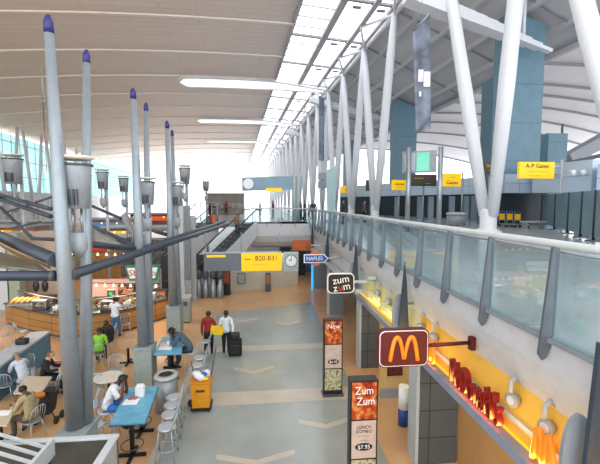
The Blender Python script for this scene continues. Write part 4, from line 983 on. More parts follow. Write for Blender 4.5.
nm = ['fruit tray', 'pastry tray', 'packet tray']; adj = ['small dark cash terminal', 'glass pastry case', 'stack of white cups', 'tray of red fruit', 'tray of pastries', 'chrome urn', 'napkin box', 'tray of packets']
for i in range(14):
    t = .2+.055*i
    if i in (7,): continue
    q = along(t, .28 if i % 2 else .8, 1.05); kind = i % 4
    if kind == 0:
        root = thing('food_tray', 'tray of red and orange fruit on the wooden counter, %s along it' % ORD[i//4], 'tray', q, 0)
        MB().box(q+Vector((-.24, -.17, 0)), q+Vector((.24, .17, .05))).build('tray', steel, root)
        b = MB()
        for k in range(12): b.ball(q+Vector((random.uniform(-.18, .18), random.uniform(-.12, .12), .09+random.uniform(0, .06))), .055, seg=6)
        tag(b.build('fruit_heap', goods[0], root), kind='stuff')
    elif kind == 1:
        root = thing('pastry_case', 'small glass pastry case on the wooden counter, %s along it' % ORD[i//4], 'display case', q)
        MB().box(q+Vector((-.3, -.18, 0)), q+Vector((.3, .18, .06))).build('base', dgrey, root)
        MB().box(q+Vector((-.3, -.18, .36)), q+Vector((.3, .18, .39))).build('lid', steel, root)
        for k in (-.28, .28): MB().box(q+Vector((k-.015, -.17, .06)), q+Vector((k+.015, .17, .36))).build('side', steel, root)
        b = MB()
        for k in range(6): b.ball(q+Vector((-.2+.08*k, 0, .12)), .06, (1, 1.3, .8), 6)
        tag(b.build('pastries', goods[1], root), kind='stuff')
    elif kind == 2:
        root = thing('cash_terminal', 'dark cash terminal on the wooden counter, %s along it' % ORD[i//4], 'cash terminal', q)
        MB().box(q+Vector((-.18, -.16, 0)), q+Vector((.18, .16, .12))).build('base', black, root)
        MB().prism([q+Vector((-.17, .02, .16)), q+Vector((.17, .02, .16)), q+Vector((.17, .1, .46)), q+Vector((-.17, .1, .46))], (0, .05, 0)).build('screen', black, root)
        MB().tube([q+Vector((0, .06, .1)), q+Vector((0, .08, .25))], .03, 6).build('stem', dgrey, root)
    else:
        root = thing('cup_stack', 'stack of pale paper cups on the wooden counter, %s along it' % ORD[i//4], 'cups', q)
        for k in range(3): MB().lathe([(.035, 0), (.05, .22+.05*k)], q+Vector((-.12+.11*k, 0, 0)), 10).build('cup', whitep, root)
# screens and back of the kiosk
def flatbox(u0, v0, u1, v1, y, th): 
    a, b = P(u0, v1, y=y), P(u1, v0, y=y); return a, b
a, b = P(107.5, 303, y=18.6), P(114, 290, y=18.6)
root = thing('menu_screen', 'black upright menu screen with a green glow behind the counter', 'screen', ((a.x+b.x)/2, 18.6, 0))
MB().box((a.x, 18.6, a.z), (b.x, 18.75, b.z)).build('housing', black, root)
MB().ball(((a.x+b.x)/2, 18.6, b.z-.18), .08, (1, .3, 1), 8).build('green_light', emit('green_led', '28d860', 1.4), root)
MB().tube([((a.x+b.x)/2, 18.7, 0), ((a.x+b.x)/2, 18.7, a.z)], .05, 6).build('stand', dgrey, root)
wallk = ramp_mat('kiosk_back', ['e0a898', 'e8bcae', 'd49a88'], .6, .5)  # pink light on the wall is painted into its colour
a, b = P(92, 315, y=21), P(138, 279, y=21)
o = MB().box((a.x, 21, 0), (b.x, 21.2, b.z)).build('wall_kiosk_back', wallk); structure(o, 'pink-lit back wall of the food kiosk', 'wall')
a, b = P(-10, 315, y=22), P(56, 243, y=22)
o = MB().box((a.x-4, 22, 0), (b.x, 22.2, 4.2)).build('wall_kiosk_left', mat('kiosk_wall_beige', 'b09c8a', .55, 0, .1, .6)); structure(o, 'beige back wall of the left food kiosk', 'wall')
for i, (u, lb) in enumerate(((6, 'pale square column in front of beige kiosk wall, at the frame edge'), (17, 'grey-green square column in front of the beige kiosk wall'))):
    q = P(u, 300, y=21); root = thing('square_column', lb, 'column', (q.x, 21, 0))
    MB().box((q.x-.3, 20.8, 0), (q.x+.3, 21.3, 4.2)).build('shaft', lgrey_p if i == 0 else mat('col_green', '8b9484', .5), root); MB().box((q.x-.36, 20.74, 0), (q.x+.36, 21.36, .2)).build('base', grey_p, root)
shelf = ramp_mat('back_shelf_goods', ['1c1a1a', '8a3020', '3a3430', 'c8b8a0', '28323c', 'b86a3a'], 4.5, .5, 'vor')
for i, (u0, v0, u1, v1, y, lb) in enumerate(((92, 298, 107, 312, 20.5, 'dark coffee machines along the pink-lit back wall'), (118, 285, 134, 310, 20.6, 'crowded goods shelf right of the menu screen'), (26, 296, 54, 312, 21.3, 'crowded goods shelf behind the bread tray'), (150, 290, 166, 309, 20.2, 'goods shelf between second and third pole pairs'))):
    a, b = P(u0, v1, y=y), P(u1, v0, y=y)
    root = thing('goods_shelf', lb, 'shelf', ((a.x+b.x)/2, y, 0))
    MB().box((a.x, y+.1, 0), (b.x, y+.4, b.z)).build('cabinet', mat('shelf_dark', '4a4038', .5), root)
    for k in range(3):
        z0 = a.z*.4+(b.z-a.z*.4)*k/3; MB().box((a.x+.05, y-.05, z0), (b.x-.05, y+.1, z0+(b.z-a.z*.4)/3*.8)).build('goods', shelf, root)
# round dark speakers / fans behind
for i, u in enumerate((36, 45)):
    q = P(u, 286, y=20.5); root = thing('pendant_speaker', 'black oval pendant speaker above the bread tray, %s of two' % ('first from the frame edge', 'the one nearer the pole')[i], 'speaker', q)
    MB().ball(q, .2, (.8, .6, 1.6), 12).build('body', black, root); MB().tube([q+Vector((0, 0, .25)), q+Vector((0, 0, 2.0))], .015, 5).build('cable', black, root)
# green edged signs
a, b = P(125, 281, y=14.6), P(160, 265, y=14.6)
root = thing('shop_sign', 'white trapezoid sign with green border and red letters behind the second poles', 'sign', ((a.x+b.x)/2, 14.6, a.z))
w_ = b.x-a.x; x0, x1 = a.x, b.x
MB().prism([(x0+.12*w_, 14.6, a.z), (x1-.12*w_, 14.6, a.z), (x1, 14.6, b.z), (x0, 14.6, b.z)], (0, .12, 0)).build('green_border', mat('sign_green', '1d7a50', .4), root)
MB().prism([(x0+.15*w_, 14.58, a.z+.09), (x1-.15*w_, 14.58, a.z+.09), (x1-.07*w_, 14.58, b.z-.09), (x0+.07*w_, 14.58, b.z-.09)], (0, .02, 0)).build('white_face', whitep, root)
text('Sbarro', .32, mat('sub_red', 'c83a28', .4), face_cam(Vector(((x0+x1)/2, 14.57, (a.z+b.z)/2))), root, ext=.006, sx=1.15)
for x in (x0+.3, x1-.3): MB().tube([(x, 14.66, b.z), (x, 14.66, 4.6)], .015, 5).build('hanger', steel, root)
a, b = P(18.5, 281.5, y=16.5), P(41, 276, y=16.5)
root = thing('shop_sign', 'small green sign with white letters under the level left strut', 'sign', ((a.x+b.x)/2, 16.5, a.z))
MB().box((a.x, 16.5, a.z), (b.x, 16.6, b.z)).build('board', mat('sign_green', '1d7a50'), root)
text('---- -------', .13, whitep, face_cam(Vector(((a.x+b.x)/2, 16.49, (a.z+b.z)/2))), root, ext=.004)
for x in (a.x+.2, b.x-.2): MB().tube([(x, 16.55, b.z), (x, 16.55, 4.5)], .015, 5).build('hanger', steel, root)
# far food stalls with lit signs beyond the canopies
cols = ['a8786a', '8c9298', '9a8a70', '6a7a86', 'b09088', '7c8a80', 'a4a8ac', '8a6a58']
sg = [('yellow', 'f2b01a'), ('orange', 'e07a28'), ('green', '3a8a5a'), ('red', 'b8342a'), ('blue', '4a78a8'), ('amber', 'f0c040'), ('white', 'e6e2da'), ('orange-red', 'd8542a')]
for i, (u, y, h_, wd) in enumerate(((-2, 36, 3.6, 6), (26, 45, 3.6, 6), (60, 33, 3.2, 4.5), (98, 30, 3.0, 3.5), (112, 45, 3.8, 6), (122, 37, 3.4, 3), (160, 36, 3.4, 3), (158, 52, 4.2, 7))):
    q = P(u, 230, y=y)
    root = thing('food_stall', '%s-signed stall in the far food hall, %s from the left edge' % (sg[i][0], ORD[i]), 'stall', (q.x, y, 0))
    MB().box((q.x-wd/2, y, 0), (q.x+wd/2, y+2.5, h_)).build('body', mat('stall_%d' % i, cols[i], .6, 0, .1, .8), root)
    MB().box((q.x-wd/2, y-.6, .0), (q.x+wd/2, y-.02, 1.0)).build('counter', wood if i % 2 else grey_p, root)
    MB().box((q.x-wd*.45, y-.04, 1.3), (q.x+wd*.45, y, 2.3)).build('display', goods[i % 3] if i % 2 else shelf, root)
    MB().box((q.x-wd*.38, y-.3, h_-.85), (q.x+wd*.2, y-.05, h_-.3)).build('lit_sign', ramp_mat('stall_sign_%d' % i, [sg[i][1], sg[i][1]], 2, .5, 'noise', .5), root)
    MB().box((q.x-wd/2-.2, y-.9, h_), (q.x+wd/2+.2, y+2.6, h_+.16)).build('canopy_roof', lgrey_p if i % 2 else mat('stall_roof', '9aa2a6', .5), root)
    for k in range(4):
        MB().tube([(q.x-wd*.4+wd*.27*k, y-.8, h_), (q.x-wd*.4+wd*.27*k, y-.8, h_-.3)], .03, 5).build('lamp_stem', dgrey, root)
        MB().ball((q.x-wd*.4+wd*.27*k, y-.8, h_-.36), .09, seg=8).build('bulb', emit('bulb_warm', 'ffd9a0', 2.2), root)
# string of little lamps under the canopies
for i, (u0, u1, v, y) in enumerate(((92, 160, 283, 18.2), (58, 128, 252, 21))):
    a, b = P(u0, v, y=y), P(u1, v+1, y=y)
    root = thing('lamp_rail', 'thin rail of small hanging lamps, %s' % ('just above the food counter' if i == 0 else 'higher up behind the canopies'), 'lamp rail', ((a.x+b.x)/2, y, a.z))
    MB().tube([a, b], .025, 6).build('rail', dgrey, root)
    for k in range(8):
        q = a.lerp(b, (k+.5)/8); MB().lathe([(.03, 0), (.07, -.14), (.07, -.16)], q, 8).build('lamp', emit('rail_lamp', 'ffe0b0', 1.6), root)
    for q in (a, b): MB().tube([q, q+Vector((0, 0, 1.6))], .015, 5).build('hanger', dgrey, root)
for (u, v, y, pw_) in ((110, 290, 18.5, 60), (40, 285, 18.5, 45), (150, 290, 18.5, 35), (20, 240, 30, 60)):
    p = P(u, v, y=y); area('food_lamp', p, (0, 0, 0), 1.5, 1.5, pw_*1.6, (1, .72, .5))
# ------------------------------------------------------------------ furniture
wire = chrome
def chair_proto():
    r = thing('cafe_chair', '', 'chair', (0, 0, 0))
    # faces +Y
    MB().lathe([(.19, .44), (.205, .45), (.205, .465), (.19, .47)], (0, 0, 0), 18).build('seat', mat('chair_seat', 'a9b0b4', .35, .5), r)
    for x, y in ((-.16, -.15), (.16, -.15), (-.15, .16), (.15, .16)):
        MB().tube([(x*.9, y*.9, .45), (x*1.25, y*1.25, 0)], .011, 6).build('leg', wire, r)
    b = MB(); arc = [(-.19, -.13, .45), (-.2, -.2, .66), (-.17, -.235, .8), (-.08, -.26, .875), (.08, -.26, .875), (.17, -.235, .8), (.2, -.2, .66), (.19, -.13, .45)]
    bf = b.tube(arc, .012, 6).build('back_frame', wire, r)
    b = MB()
    for x in (-.1, -.035, .035, .1): b.tube([(x, -.15, .46), (x, -.225, .66), (x*.9, -.258, .86)], .006, 5)
    b.build('back_slats', wire, bf)
    return r
def stool_proto():
    r = thing('bar_stool', '', 'stool', (0, 0, 0))
    MB().lathe([(.19, .74), (.205, .75), (.205, .77), (.17, .78)], (0, 0, 0), 18).build('seat', mat('stool_seat', 'c3c8cb', .35, .4), r)
    for x, y in ((-.16, -.15), (.16, -.15), (-.15, .16), (.15, .16)):
        MB().tube([(x*.85, y*.85, .75), (x*1.35, y*1.35, 0)], .012, 6).build('leg', wire, r)
    b = MB(); b.tube([(.21*math.cos(a), .21*math.sin(a), .28) for a in [2*math.pi*k/16 for k in range(16)]], .01, 6, closed=True); b.build('foot_ring', wire, r)
    b = MB(); arc = [(-.19, -.13, .75), (-.2, -.2, .93), (-.14, -.235, 1.06), (0, -.25, 1.11), (.14, -.235, 1.06), (.2, -.2, .93), (.19, -.13, .75)]
    bf = b.tube(arc, .012, 6).build('back_frame', wire, r)
    b = MB()
    for x in (-.07, 0, .07): b.tube([(x, -.15, .76), (x, -.215, .93), (x*.9, -.245, 1.08)], .006, 5)
    b.build('back_slats', wire, bf)
    return r
CH, ST = chair_proto(), stool_proto(); uc = us = False
def chair(u, v, rz, lb, group=None, y=None):
    global uc
    q = P(u, v, z=0); o = place(CH, uc, (q.x, q.y, 0), math.radians(rz), lb, group); uc = True; return o
def stool_at(x, y, rz, lb, group=None):
    global us
    o = place(ST, us, (x, y, 0), math.radians(rz), lb, group); us = True; return o
def high_table(y0, y1, xa0, xa1, xb0, xb1, lb, z=1.0):
    """blue counter-height table: near edge xa0..xa1 at y0, far edge xb0..xb1 at y1"""
    xm = (xa0+xa1+xb0+xb1)/4; root = thing('high_table', lb, 'table', (xm, (y0+y1)/2, 0))
    MB().prism([(xa0, y0, z-.045), (xa1, y0, z-.045), (xb1, y1, z-.045), (xb0, y1, z-.045)], (0, 0, .045)).build('tabletop', blue_t, root)
    MB().prism([(xa0-.01, y0-.01, z-.05), (xa1+.01, y0-.01, z-.05), (xb1+.01, y1+.01, z-.05), (xb0-.01, y1+.01, z-.05)], (0, 0, .02)).build('edge_band', mat('edge_dark_blue', '2d5a78', .4), root)
    for t in (.22, .78):
        y = y0+(y1-y0)*t; x = (xa0+xa1)/2+((xb0+xb1)/2-(xa0+xa1)/2)*t
        MB().tube([(x, y, .06), (x, y, z-.05)], .055, 10).build('pedestal', black, root)
        MB().bar((x-.3, y, .035), (x+.3, y, .035), .07, .06).bar((x, y-.3, .035), (x, y+.3, .035), .07, .06).build('cross_foot', black, root)
        MB().tube([(x+.24*math.cos(a), y+.24*math.sin(a), .28) for a in [2*math.pi*k/20 for k in range(20)]], .013, 6, closed=True).build('foot_ring', dgrey, root)
        MB().bar((x-.25, y, z-.07), (x+.25, y, z-.07), .06, .04).build('top_bracket', black, root)
    return root
n0, n1, f0, f1 = P(109, 424.5, z=1.0), P(144, 424.5, z=1.0), P(128.5, 387.5, z=1.0), P(157.5, 387.5, z=1.0)
high_table(n0.y, f0.y, n0.x, n1.x, f0.x, f1.x, 'blue high table with the person in white leaning on it')
T1 = (n0, n1, f0, f1)
n0, n1, f0, f1 = P(153.5, 354.5, z=1.0), P(181, 354.5, z=1.0), P(162.5, 337, z=1.0), P(182.5, 337, z=1.0)
high_table(n0.y, f0.y, n0.x, n1.x, f0.x, f1.x, 'farther blue high table behind the litter bin'); T2 = (n0, n1, f0, f1)
n0, n1, f0, f1 = T1
for i, t in enumerate((.12, .42, .68, .92)):
    y = n0.y+(f0.y-n0.y)*t; x = n1.x+(f1.x-n1.x)*t+.42
    stool_at(x, y, 90, 'silver stool on walkway side of the nearer blue table, %s from its front' % ORD[i], 'stools at the nearer blue table')
for i, t in enumerate((.25, .92)):
    y = n0.y+(f0.y-n0.y)*t; x = n0.x+(f0.x-n0.x)*t-.45
    stool_at(x, y, -90, ('empty silver bar stool on the seating side of the nearer blue table', 'silver bar stool tucked behind the person in white')[i], 'stools at the nearer blue table')
n0, n1, f0, f1 = T2
for i, t in enumerate((-.42, -.06, .86)):
    y = n0.y+(f0.y-n0.y)*t+.3; x = n1.x+.58-.05*i
    stool_at(x, y, 90, 'silver stool at the walkway edge by the farther blue table, %s along' % ORD[i], 'stools at the farther blue table')
def dining_table(cs_, lb, z=.75, m=None, nm='dining_table'):
    c = sum(cs_, Vector())/4; root = thing(nm, lb, 'table', (c.x, c.y, 0))
    MB().prism([(p.x, p.y, z-.04) for p in cs_], (0, 0, .04)).build('tabletop', m or mat('table_beige', 'c9b9a0', .4, 0, .04), root)
    MB().tube([(c.x, c.y, .04), (c.x, c.y, z-.04)], .045, 8).build('pedestal', black, root)
    MB().bar((c.x-.3, c.y, .025), (c.x+.3, c.y, .025), .06, .05).bar((c.x, c.y-.3, .025), (c.x, c.y+.3, .025), .06, .05).build('cross_foot', black, root)
    return root
dining_table([P(13, 393, z=.75), P(42, 393, z=.75), P(52, 376.5, z=.75), P(26, 376, z=.75)], 'beige rectangular dining table behind the person in beige')
dining_table([P(-16, 425, z=.75), P(7, 425, z=.75), P(15, 410, z=.75), P(-7, 410, z=.75)], 'beige dining table with papers at the frame corner')
dining_table([P(47, 371, z=.75), P(63, 371, z=.75), P(65, 360, z=.75), P(52, 360, z=.75)], 'small pale table with red items, half behind the nearest pole', m=mat('table_white', 'd6d2ca', .4))
dining_table([P(117, 347, z=.75), P(136, 347, z=.75), P(137, 339, z=.75), P(121, 339, z=.75)], 'tan dining table right of the person in green', m=mat('table_tan', 'c0966a', .4))
c = P(108.5, 376.5, z=.75)
root = thing('round_table', 'round pale cafe table behind the person in white', 'table', (c.x, c.y, 0))
MB().lathe([(.40, .72), (.41, .735), (.40, .75)], (c.x, c.y, 0), 24).build('tabletop', mat('table_pale', 'd2ccc0', .35), root)
MB().tube([(c.x, c.y, .04), (c.x, c.y, .72)], .04, 8).build('pedestal', black, root); MB().lathe([(.25, 0), (.25, .03), (.05, .05)], (c.x, c.y, 0), 16).build('foot', black, root)
CG = 'silver wire cafe chairs'
for (u, v, rz, lb) in ((115, 384, 190, 'silver wire chair behind the round pale table'), (93, 389, -60, 'silver wire chair in front of the round pale table'), (100, 398, 0, 'silver wire chair left of the nearer blue table'),
    (98, 420, -80, 'silver wire chair nearest the grey enclosure corner'), (52, 402, 100, 'silver wire chair at the end of the beige table'), (60, 392, 110, 'silver wire chair right of the beige table, by the pole'), (25, 383, 160, 'silver wire chair tucked against the back of the beige table'),
    (6, 400, 20, 'silver wire chair at the left frame edge by the beige table'), (110, 345, 100, 'silver wire chair right of the person in green'), (131, 352, 10, 'silver wire chair at the tan table'), (126, 334, 200, 'silver wire chair behind the tan table'), (8, 346, 40, 'silver wire chair beyond the blue partition'), (22, 342, -40, 'second silver wire chair beyond the blue partition, farther from frame edge'),
    (93, 362, -70, 'silver wire chair between round table and the nearest pole'), (64, 381, 120, 'silver wire chair half hidden by the nearest pole')):
    chair(u, v, rz, lb, CG)
# blue banquette wall
a, b = P(-8, 374, z=.95), P(49, 331, z=1.05)
d = (b-a); d.z = 0; d.normalize(); nr = Vector((-d.y, d.x, 0))
root = thing('partition_wall', 'low blue partition with a broad pale ledge on top', 'partition', ((a.x+b.x)/2, (a.y+b.y)/2, 0))
MB().prism([(a.x, a.y, 0), (b.x, b.y, 0), (b.x, b.y, .98), (a.x, a.y, .98)], nr*.5).build('blue_side', mat('partition_blue', '4f7f96', .5, 0, .06), root)
a2, b2 = a-nr*.03, b-nr*.03
MB().prism([(a2.x, a2.y, .98), (b2.x, b2.y, .98), (b2.x, b2.y, 1.05), (a2.x, a2.y, 1.05)], nr*.62).build('ledge', mat('ledge_pale', 'b9bfc4', .4), root)
MB().prism([(b.x, b.y, 0), (b.x+d.x*.06, b.y+d.y*.06, 0), (b.x+d.x*.06, b.y+d.y*.06, 1.05), (b.x, b.y, 1.05)], nr*.5).build('end_panel', mat('partition_end', '27384a', .5), root)
q = a.lerp(b, .62)+nr*.25; root = thing('handbag', 'small dark bag lying on the pale ledge of the blue partition', 'bag', (q.x, q.y, 1.05))
MB().box((q.x-.18, q.y-.12, 1.05), (q.x+.18, q.y+.12, 1.25), bev=.05).build('body', black, root); MB().tube([(q.x-.1, q.y, 1.24), (q.x, q.y, 1.33), (q.x+.1, q.y, 1.24)], .012, 6).build('strap', black, root)
# litter bin beside the walkway
q = P(167, 409, z=0)
root = thing('litter_bin', 'round grey litter bin between the two blue high tables', 'bin', (q.x, q.y, 0))
MB().lathe([(.30, .0), (.30, .05), (.31, .06), (.31, .92)], (q.x, q.y, 0), 24).build('body', mat('bin_grey', '8d9294', .4, .3, .04), root)
MB().lathe([(.325, .92), (.33, .97), (.31, 1.02), (.2, 1.03), (.2, 1.0)], (q.x, q.y, 0), 24).build('lid', mat('bin_lid', 'b2b6b6', .35, .3), root)
MB().lathe([(.05, 1.0), (.195, 1.012)], (q.x, q.y, 0), 20).build('opening', black, root)
# waste units by the third plinth
q = P(184, 323, z=0)
o = thing('waste_cabinet', 'square grey waste cabinet beside the third pole plinth', 'cabinet', q)
MB().box(q+Vector((-.3, -.05, .06)), q+Vector((.3, .5, 1.2)), bev=.02).build('body', mat('waste_grey', '9aa19f', .45, .2), o); MB().box(q+Vector((-.33, -.08, 1.2)), q+Vector((.33, .53, 1.27))).build('top', lgrey_p, o); MB().box(q+Vector((-.28, 0, 0)), q+Vector((.28, .48, .06))).build('plinth', dgrey, o)
MB().box(q+Vector((-.2, -.06, .85)), q+Vector((.2, -.05, 1.05))).build('flap', dgrey, o)
# cleaning cart
q = P(202, 409, z=0); root = thing('cleaning_cart', 'orange-yellow janitor cart with white bags on top', 'cart', (q.x, q.y, 0))
co = mat('cart_orange', 'dd9416', .45, 0, .06)
MB().prism([(q.x-.23, q.y-.2, .14), (q.x+.23, q.y-.2, .14), (q.x+.26, q.y-.24, .84), (q.x-.26, q.y-.24, .84)], (0, .48, 0)).build('bin_body', co, root)
MB().box((q.x-.29, q.y-.27, .84), (q.x+.29, q.y+.28, .89), bev=.012).build('rim', mat('cart_rim', 'c58010', .5), root)
MB().box((q.x-.12, q.y-.235, .6), (q.x+.12, q.y-.215, .67)).build('label_plate', mat('cart_mark', '5a3a10', .5), root)
b = MB()
for k in range(9): b.ball((q.x+random.uniform(-.2, .2), q.y+random.uniform(-.15, .15), .93+random.uniform(0, .1)), random.uniform(.07, .12), (1, 1, .9), 7)
b.build('white_bags', mat('bag_white', 'dcdce2', .5, 0, .08, 9), root)
MB().ball((q.x+.08, q.y-.1, 1.05), .08, (1.2, 1, .8), 8).build('blue_cloth', mat('cloth_blue', '3a62b8', .7), root)
MB().ball((q.x+.12, q.y-.17, .95), .07, (1.5, 1, .7), 8).build('yellow_cloth', yellow, root)
MB().box((q.x-.27, q.y-.2, .06), (q.x+.27, q.y+.28, .14)).build('base_frame', black, root)
MB().ball((q.x-.31, q.y-.02, .2), .1, (.8, 1, 1), 8).build('black_sack', black, root)
for sx_ in (-.2, .2):
    for sy_ in (-.15, .22): MB().tube([(q.x+sx_-.02, q.y+sy_, .05), (q.x+sx_+.02, q.y+sy_, .05)], .05, 10).build('caster', black, root)
MB().tube([(q.x-.24, q.y+.26, .85), (q.x-.33, q.y+.34, 1.25)], .018, 6).build('broom_handle', dgrey, root)
MB().tube([(q.x+.24, q.y+.2, .85), (q.x+.36, q.y+.5, 1.6)], .018, 6).build('mop_handle', dgrey, root)
# grey open-topped enclosure with louvres at the bottom corner
ZT = 2.4
f0, f1, nz = P(-8, 432.5, z=ZT), P(118, 436.5, z=ZT), P(98, 470, z=ZT)
root = thing('kiosk_enclosure', 'open-topped grey metal enclosure with pale louvre bars at the bottom corner', 'enclosure', ((f0.x+f1.x)/2, f1.y-.5, 0))
yF, xR, yN = f1.y, f1.x, f1.y-1.9
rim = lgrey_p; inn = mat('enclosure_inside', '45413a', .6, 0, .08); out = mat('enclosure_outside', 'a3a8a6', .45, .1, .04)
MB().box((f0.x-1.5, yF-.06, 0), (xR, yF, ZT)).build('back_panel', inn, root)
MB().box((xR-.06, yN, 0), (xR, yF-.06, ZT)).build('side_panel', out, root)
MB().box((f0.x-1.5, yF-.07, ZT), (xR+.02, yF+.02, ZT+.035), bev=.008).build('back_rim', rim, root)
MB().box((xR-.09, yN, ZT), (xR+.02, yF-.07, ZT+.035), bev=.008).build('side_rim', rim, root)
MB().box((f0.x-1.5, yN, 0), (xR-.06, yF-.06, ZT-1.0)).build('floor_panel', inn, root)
xm = P(66, 436, z=ZT-.2).x
MB().bar((xm, yF-.07, ZT-.55), (xm, yF-.07, ZT-.02), .03, .03).build('stiffener', black, root)
xd = P(57, 440, z=ZT).x
MB().prism([(xd, yF-.15, ZT-.12), (xd, yF-.15, ZT+.12), (xd+.0, yN, ZT+.12), (xd, yN, ZT-.12)], (.05, 0, 0)).build('end_board', rim, root)
for k in range(6):
    y = yF-.22-.155*k
    MB().bar((xd+.01, y-.0, ZT+.02), (xd-1.6, y+.5, ZT+.22), .032, .035).build('louvre_bar', rim, root)
# papers and food on tables
def flat(name, lb, cat, u, v, z, sx_, sy_, m, h_=.012, rz=0.0, group=None):
    q = P(u, v, z=z); b = MB(); b.box((q.x-sx_/2, q.y-sy_/2, z+.001), (q.x+sx_/2, q.y+sy_/2, z+h_), rz)
    o = b.build(name, m, origin=(q.x, q.y, z)); tag(o, lb, cat, group); return o
flat('paper_sheet', 'white sheet under the arms of the person in white', 'paper', 131, 402, 1.0, .34, .26, whitep)
flat('book', 'small red book beside the white sheet on the nearer blue table', 'book', 133, 399, 1.0, .2, .13, mat('book_red', 'b06a6a', .5), .03)
q = P(140, 396, z=1.0); root = thing('paper_bag', 'crumpled white paper bag standing on the nearer blue table', 'bag', q)
MB().prism([q+Vector((-.1, -.06, 0)), q+Vector((.1, -.06, 0)), q+Vector((.11, .05, 0)), q+Vector((-.09, .07, 0))], (0.01, .0, .26)).build('body', whitep, root); MB().box(q+Vector((-.07, -.03, .25)), q+Vector((.09, .04, .30))).build('folded_top', whitep, root)
flat('tray', 'white tray with food boxes on the farther blue table', 'tray', 166, 348, 1.0, .42, .32, whitep, .03)
q = P(165, 345.5, z=1.03); o = MB().box(q+Vector((-.12, -.08, .0)), q+Vector((.1, .08, .1)), bev=.01).build('food_box', mat('box_pink', 'd8b0b0', .5), origin=q); tag(o, 'pale pink food box on the white tray', 'box')
q = P(168.5, 346, z=1.03); o = MB().lathe([(.035, 0), (.045, .16)], q, 10).build('drink_cup', whitep, origin=q); tag(o, 'white drink cup on the white tray', 'cup')
flat('paper_sheet', 'white papers on the corner table at the frame edge', 'paper', 5, 413, .75, .3, .22, whitep)
flat('napkin', 'red and white wrapping on the small pale table', 'wrapping', 56, 364, .75, .3, .22, mat('wrap_red', 'c85a52', .6), .06)
# ------------------------------------------------------------------ people
skin_d = mat('skin_dark', '5a3a2a', .5, 0, .05); skin_m = mat('skin_medium', 'a8765a', .5, 0, .05); skin_l = mat('skin_light', 'd0a080', .5, 0, .05)
hair_b = mat('hair_black', '15110f', .5, 0, .1); hair_r = mat('hair_auburn', '7a4a34', .5, 0, .1); hair_g = mat('hair_grey', '8a7a70', .5, 0, .1)
shoe_b = mat('shoe_black', '141313', .4, 0, .05)
def joints_stand(step=0.0, arms='down'):
    J = dict(pelvis=(0, 0, .95), waist=(0, .0, 1.08), chest=(0, .0, 1.27), upper=(0, -.005, 1.40), neck=(0, .005, 1.49), jaw=(0, .03, 1.56), head=(0, .025, 1.63), crown=(0, .015, 1.70))
    for s, n in ((-1, 'l'), (1, 'r')):
        J[n+'sh'] = (.175*s, -.005, 1.405); J[n+'el'] = (.235*s, -.03, 1.13); J[n+'wr'] = (.245*s, .06, .89); J[n+'ha'] = (.245*s, .09, .81)
        J[n+'hip'] = (.09*s, 0, .90); f = step*s
        J[n+'kn'] = (.1*s, f*.55+.03, .5); J[n+'an'] = (.1*s, f*.9-.03, .09+(.04 if f < 0 else 0)); J[n+'toe'] = (.115*s, f*.9+.13, .035)
    return J
def joints_sit(seat=.46, lean=.12, arms='table', th=.75, headdown=0.0):
    zp = seat+.11; J = dict(pelvis=(0, 0, zp), waist=(0, lean*.2, zp+.14), chest=(0, lean*.7, zp+.33), upper=(0, lean*1.15, zp+.46), neck=(0, lean*1.4+.01, zp+.55))
    hy, hz = lean*1.4+.04, zp+.62; d = headdown
    J['jaw'] = (0, hy+.01+d*.05, hz-.01-d*.02); J['head'] = (0, hy+.02+d*.09, hz+.06-d*.05); J['crown'] = (0, hy+.01+d*.13, hz+.13-d*.07)
    for s, n in ((-1, 'l'), (1, 'r')):
        J[n+'sh'] = (.175*s, lean*1.15, zp+.455)
        if arms == 'table':
            J[n+'el'] = (.23*s, lean+.12, zp+.22); J[n+'wr'] = (.14*s, lean+.34, max(th+.05, zp+.2)); J[n+'ha'] = (.1*s, lean+.42, max(th+.06, zp+.2))
        elif arms == 'chin':
            J[n+'el'] = (.2*s, lean+.22, th+.06); J[n+'wr'] = (.08*s, hy+.12, hz-.06); J[n+'ha'] = (.06*s, hy+.11, hz+.0)
        else:
            J[n+'el'] = (.24*s, lean*.5+.03, zp+.19); J[n+'wr'] = (.17*s, .24, zp+.12); J[n+'ha'] = (.13*s, .31, zp+.11)
        J[n+'hip'] = (.09*s, .02, zp-.02); J[n+'kn'] = (.13*s, .43, seat+.06); J[n+'an'] = (.13*s, .40, max(.09, seat-.36)); J[n+'toe'] = (.14*s, .55, max(.035, seat-.41))
    return J
RAD = dict(pelvis=(.15, .115), waist=(.135, .1), chest=(.16, .115), upper=(.12, .085), neck=.052, jaw=.068, head=(.082, .1), crown=.062, sh=.062, el=.045, wr=.031, ha=.034, hip=.098, kn=.066, an=.043, toe=.036)
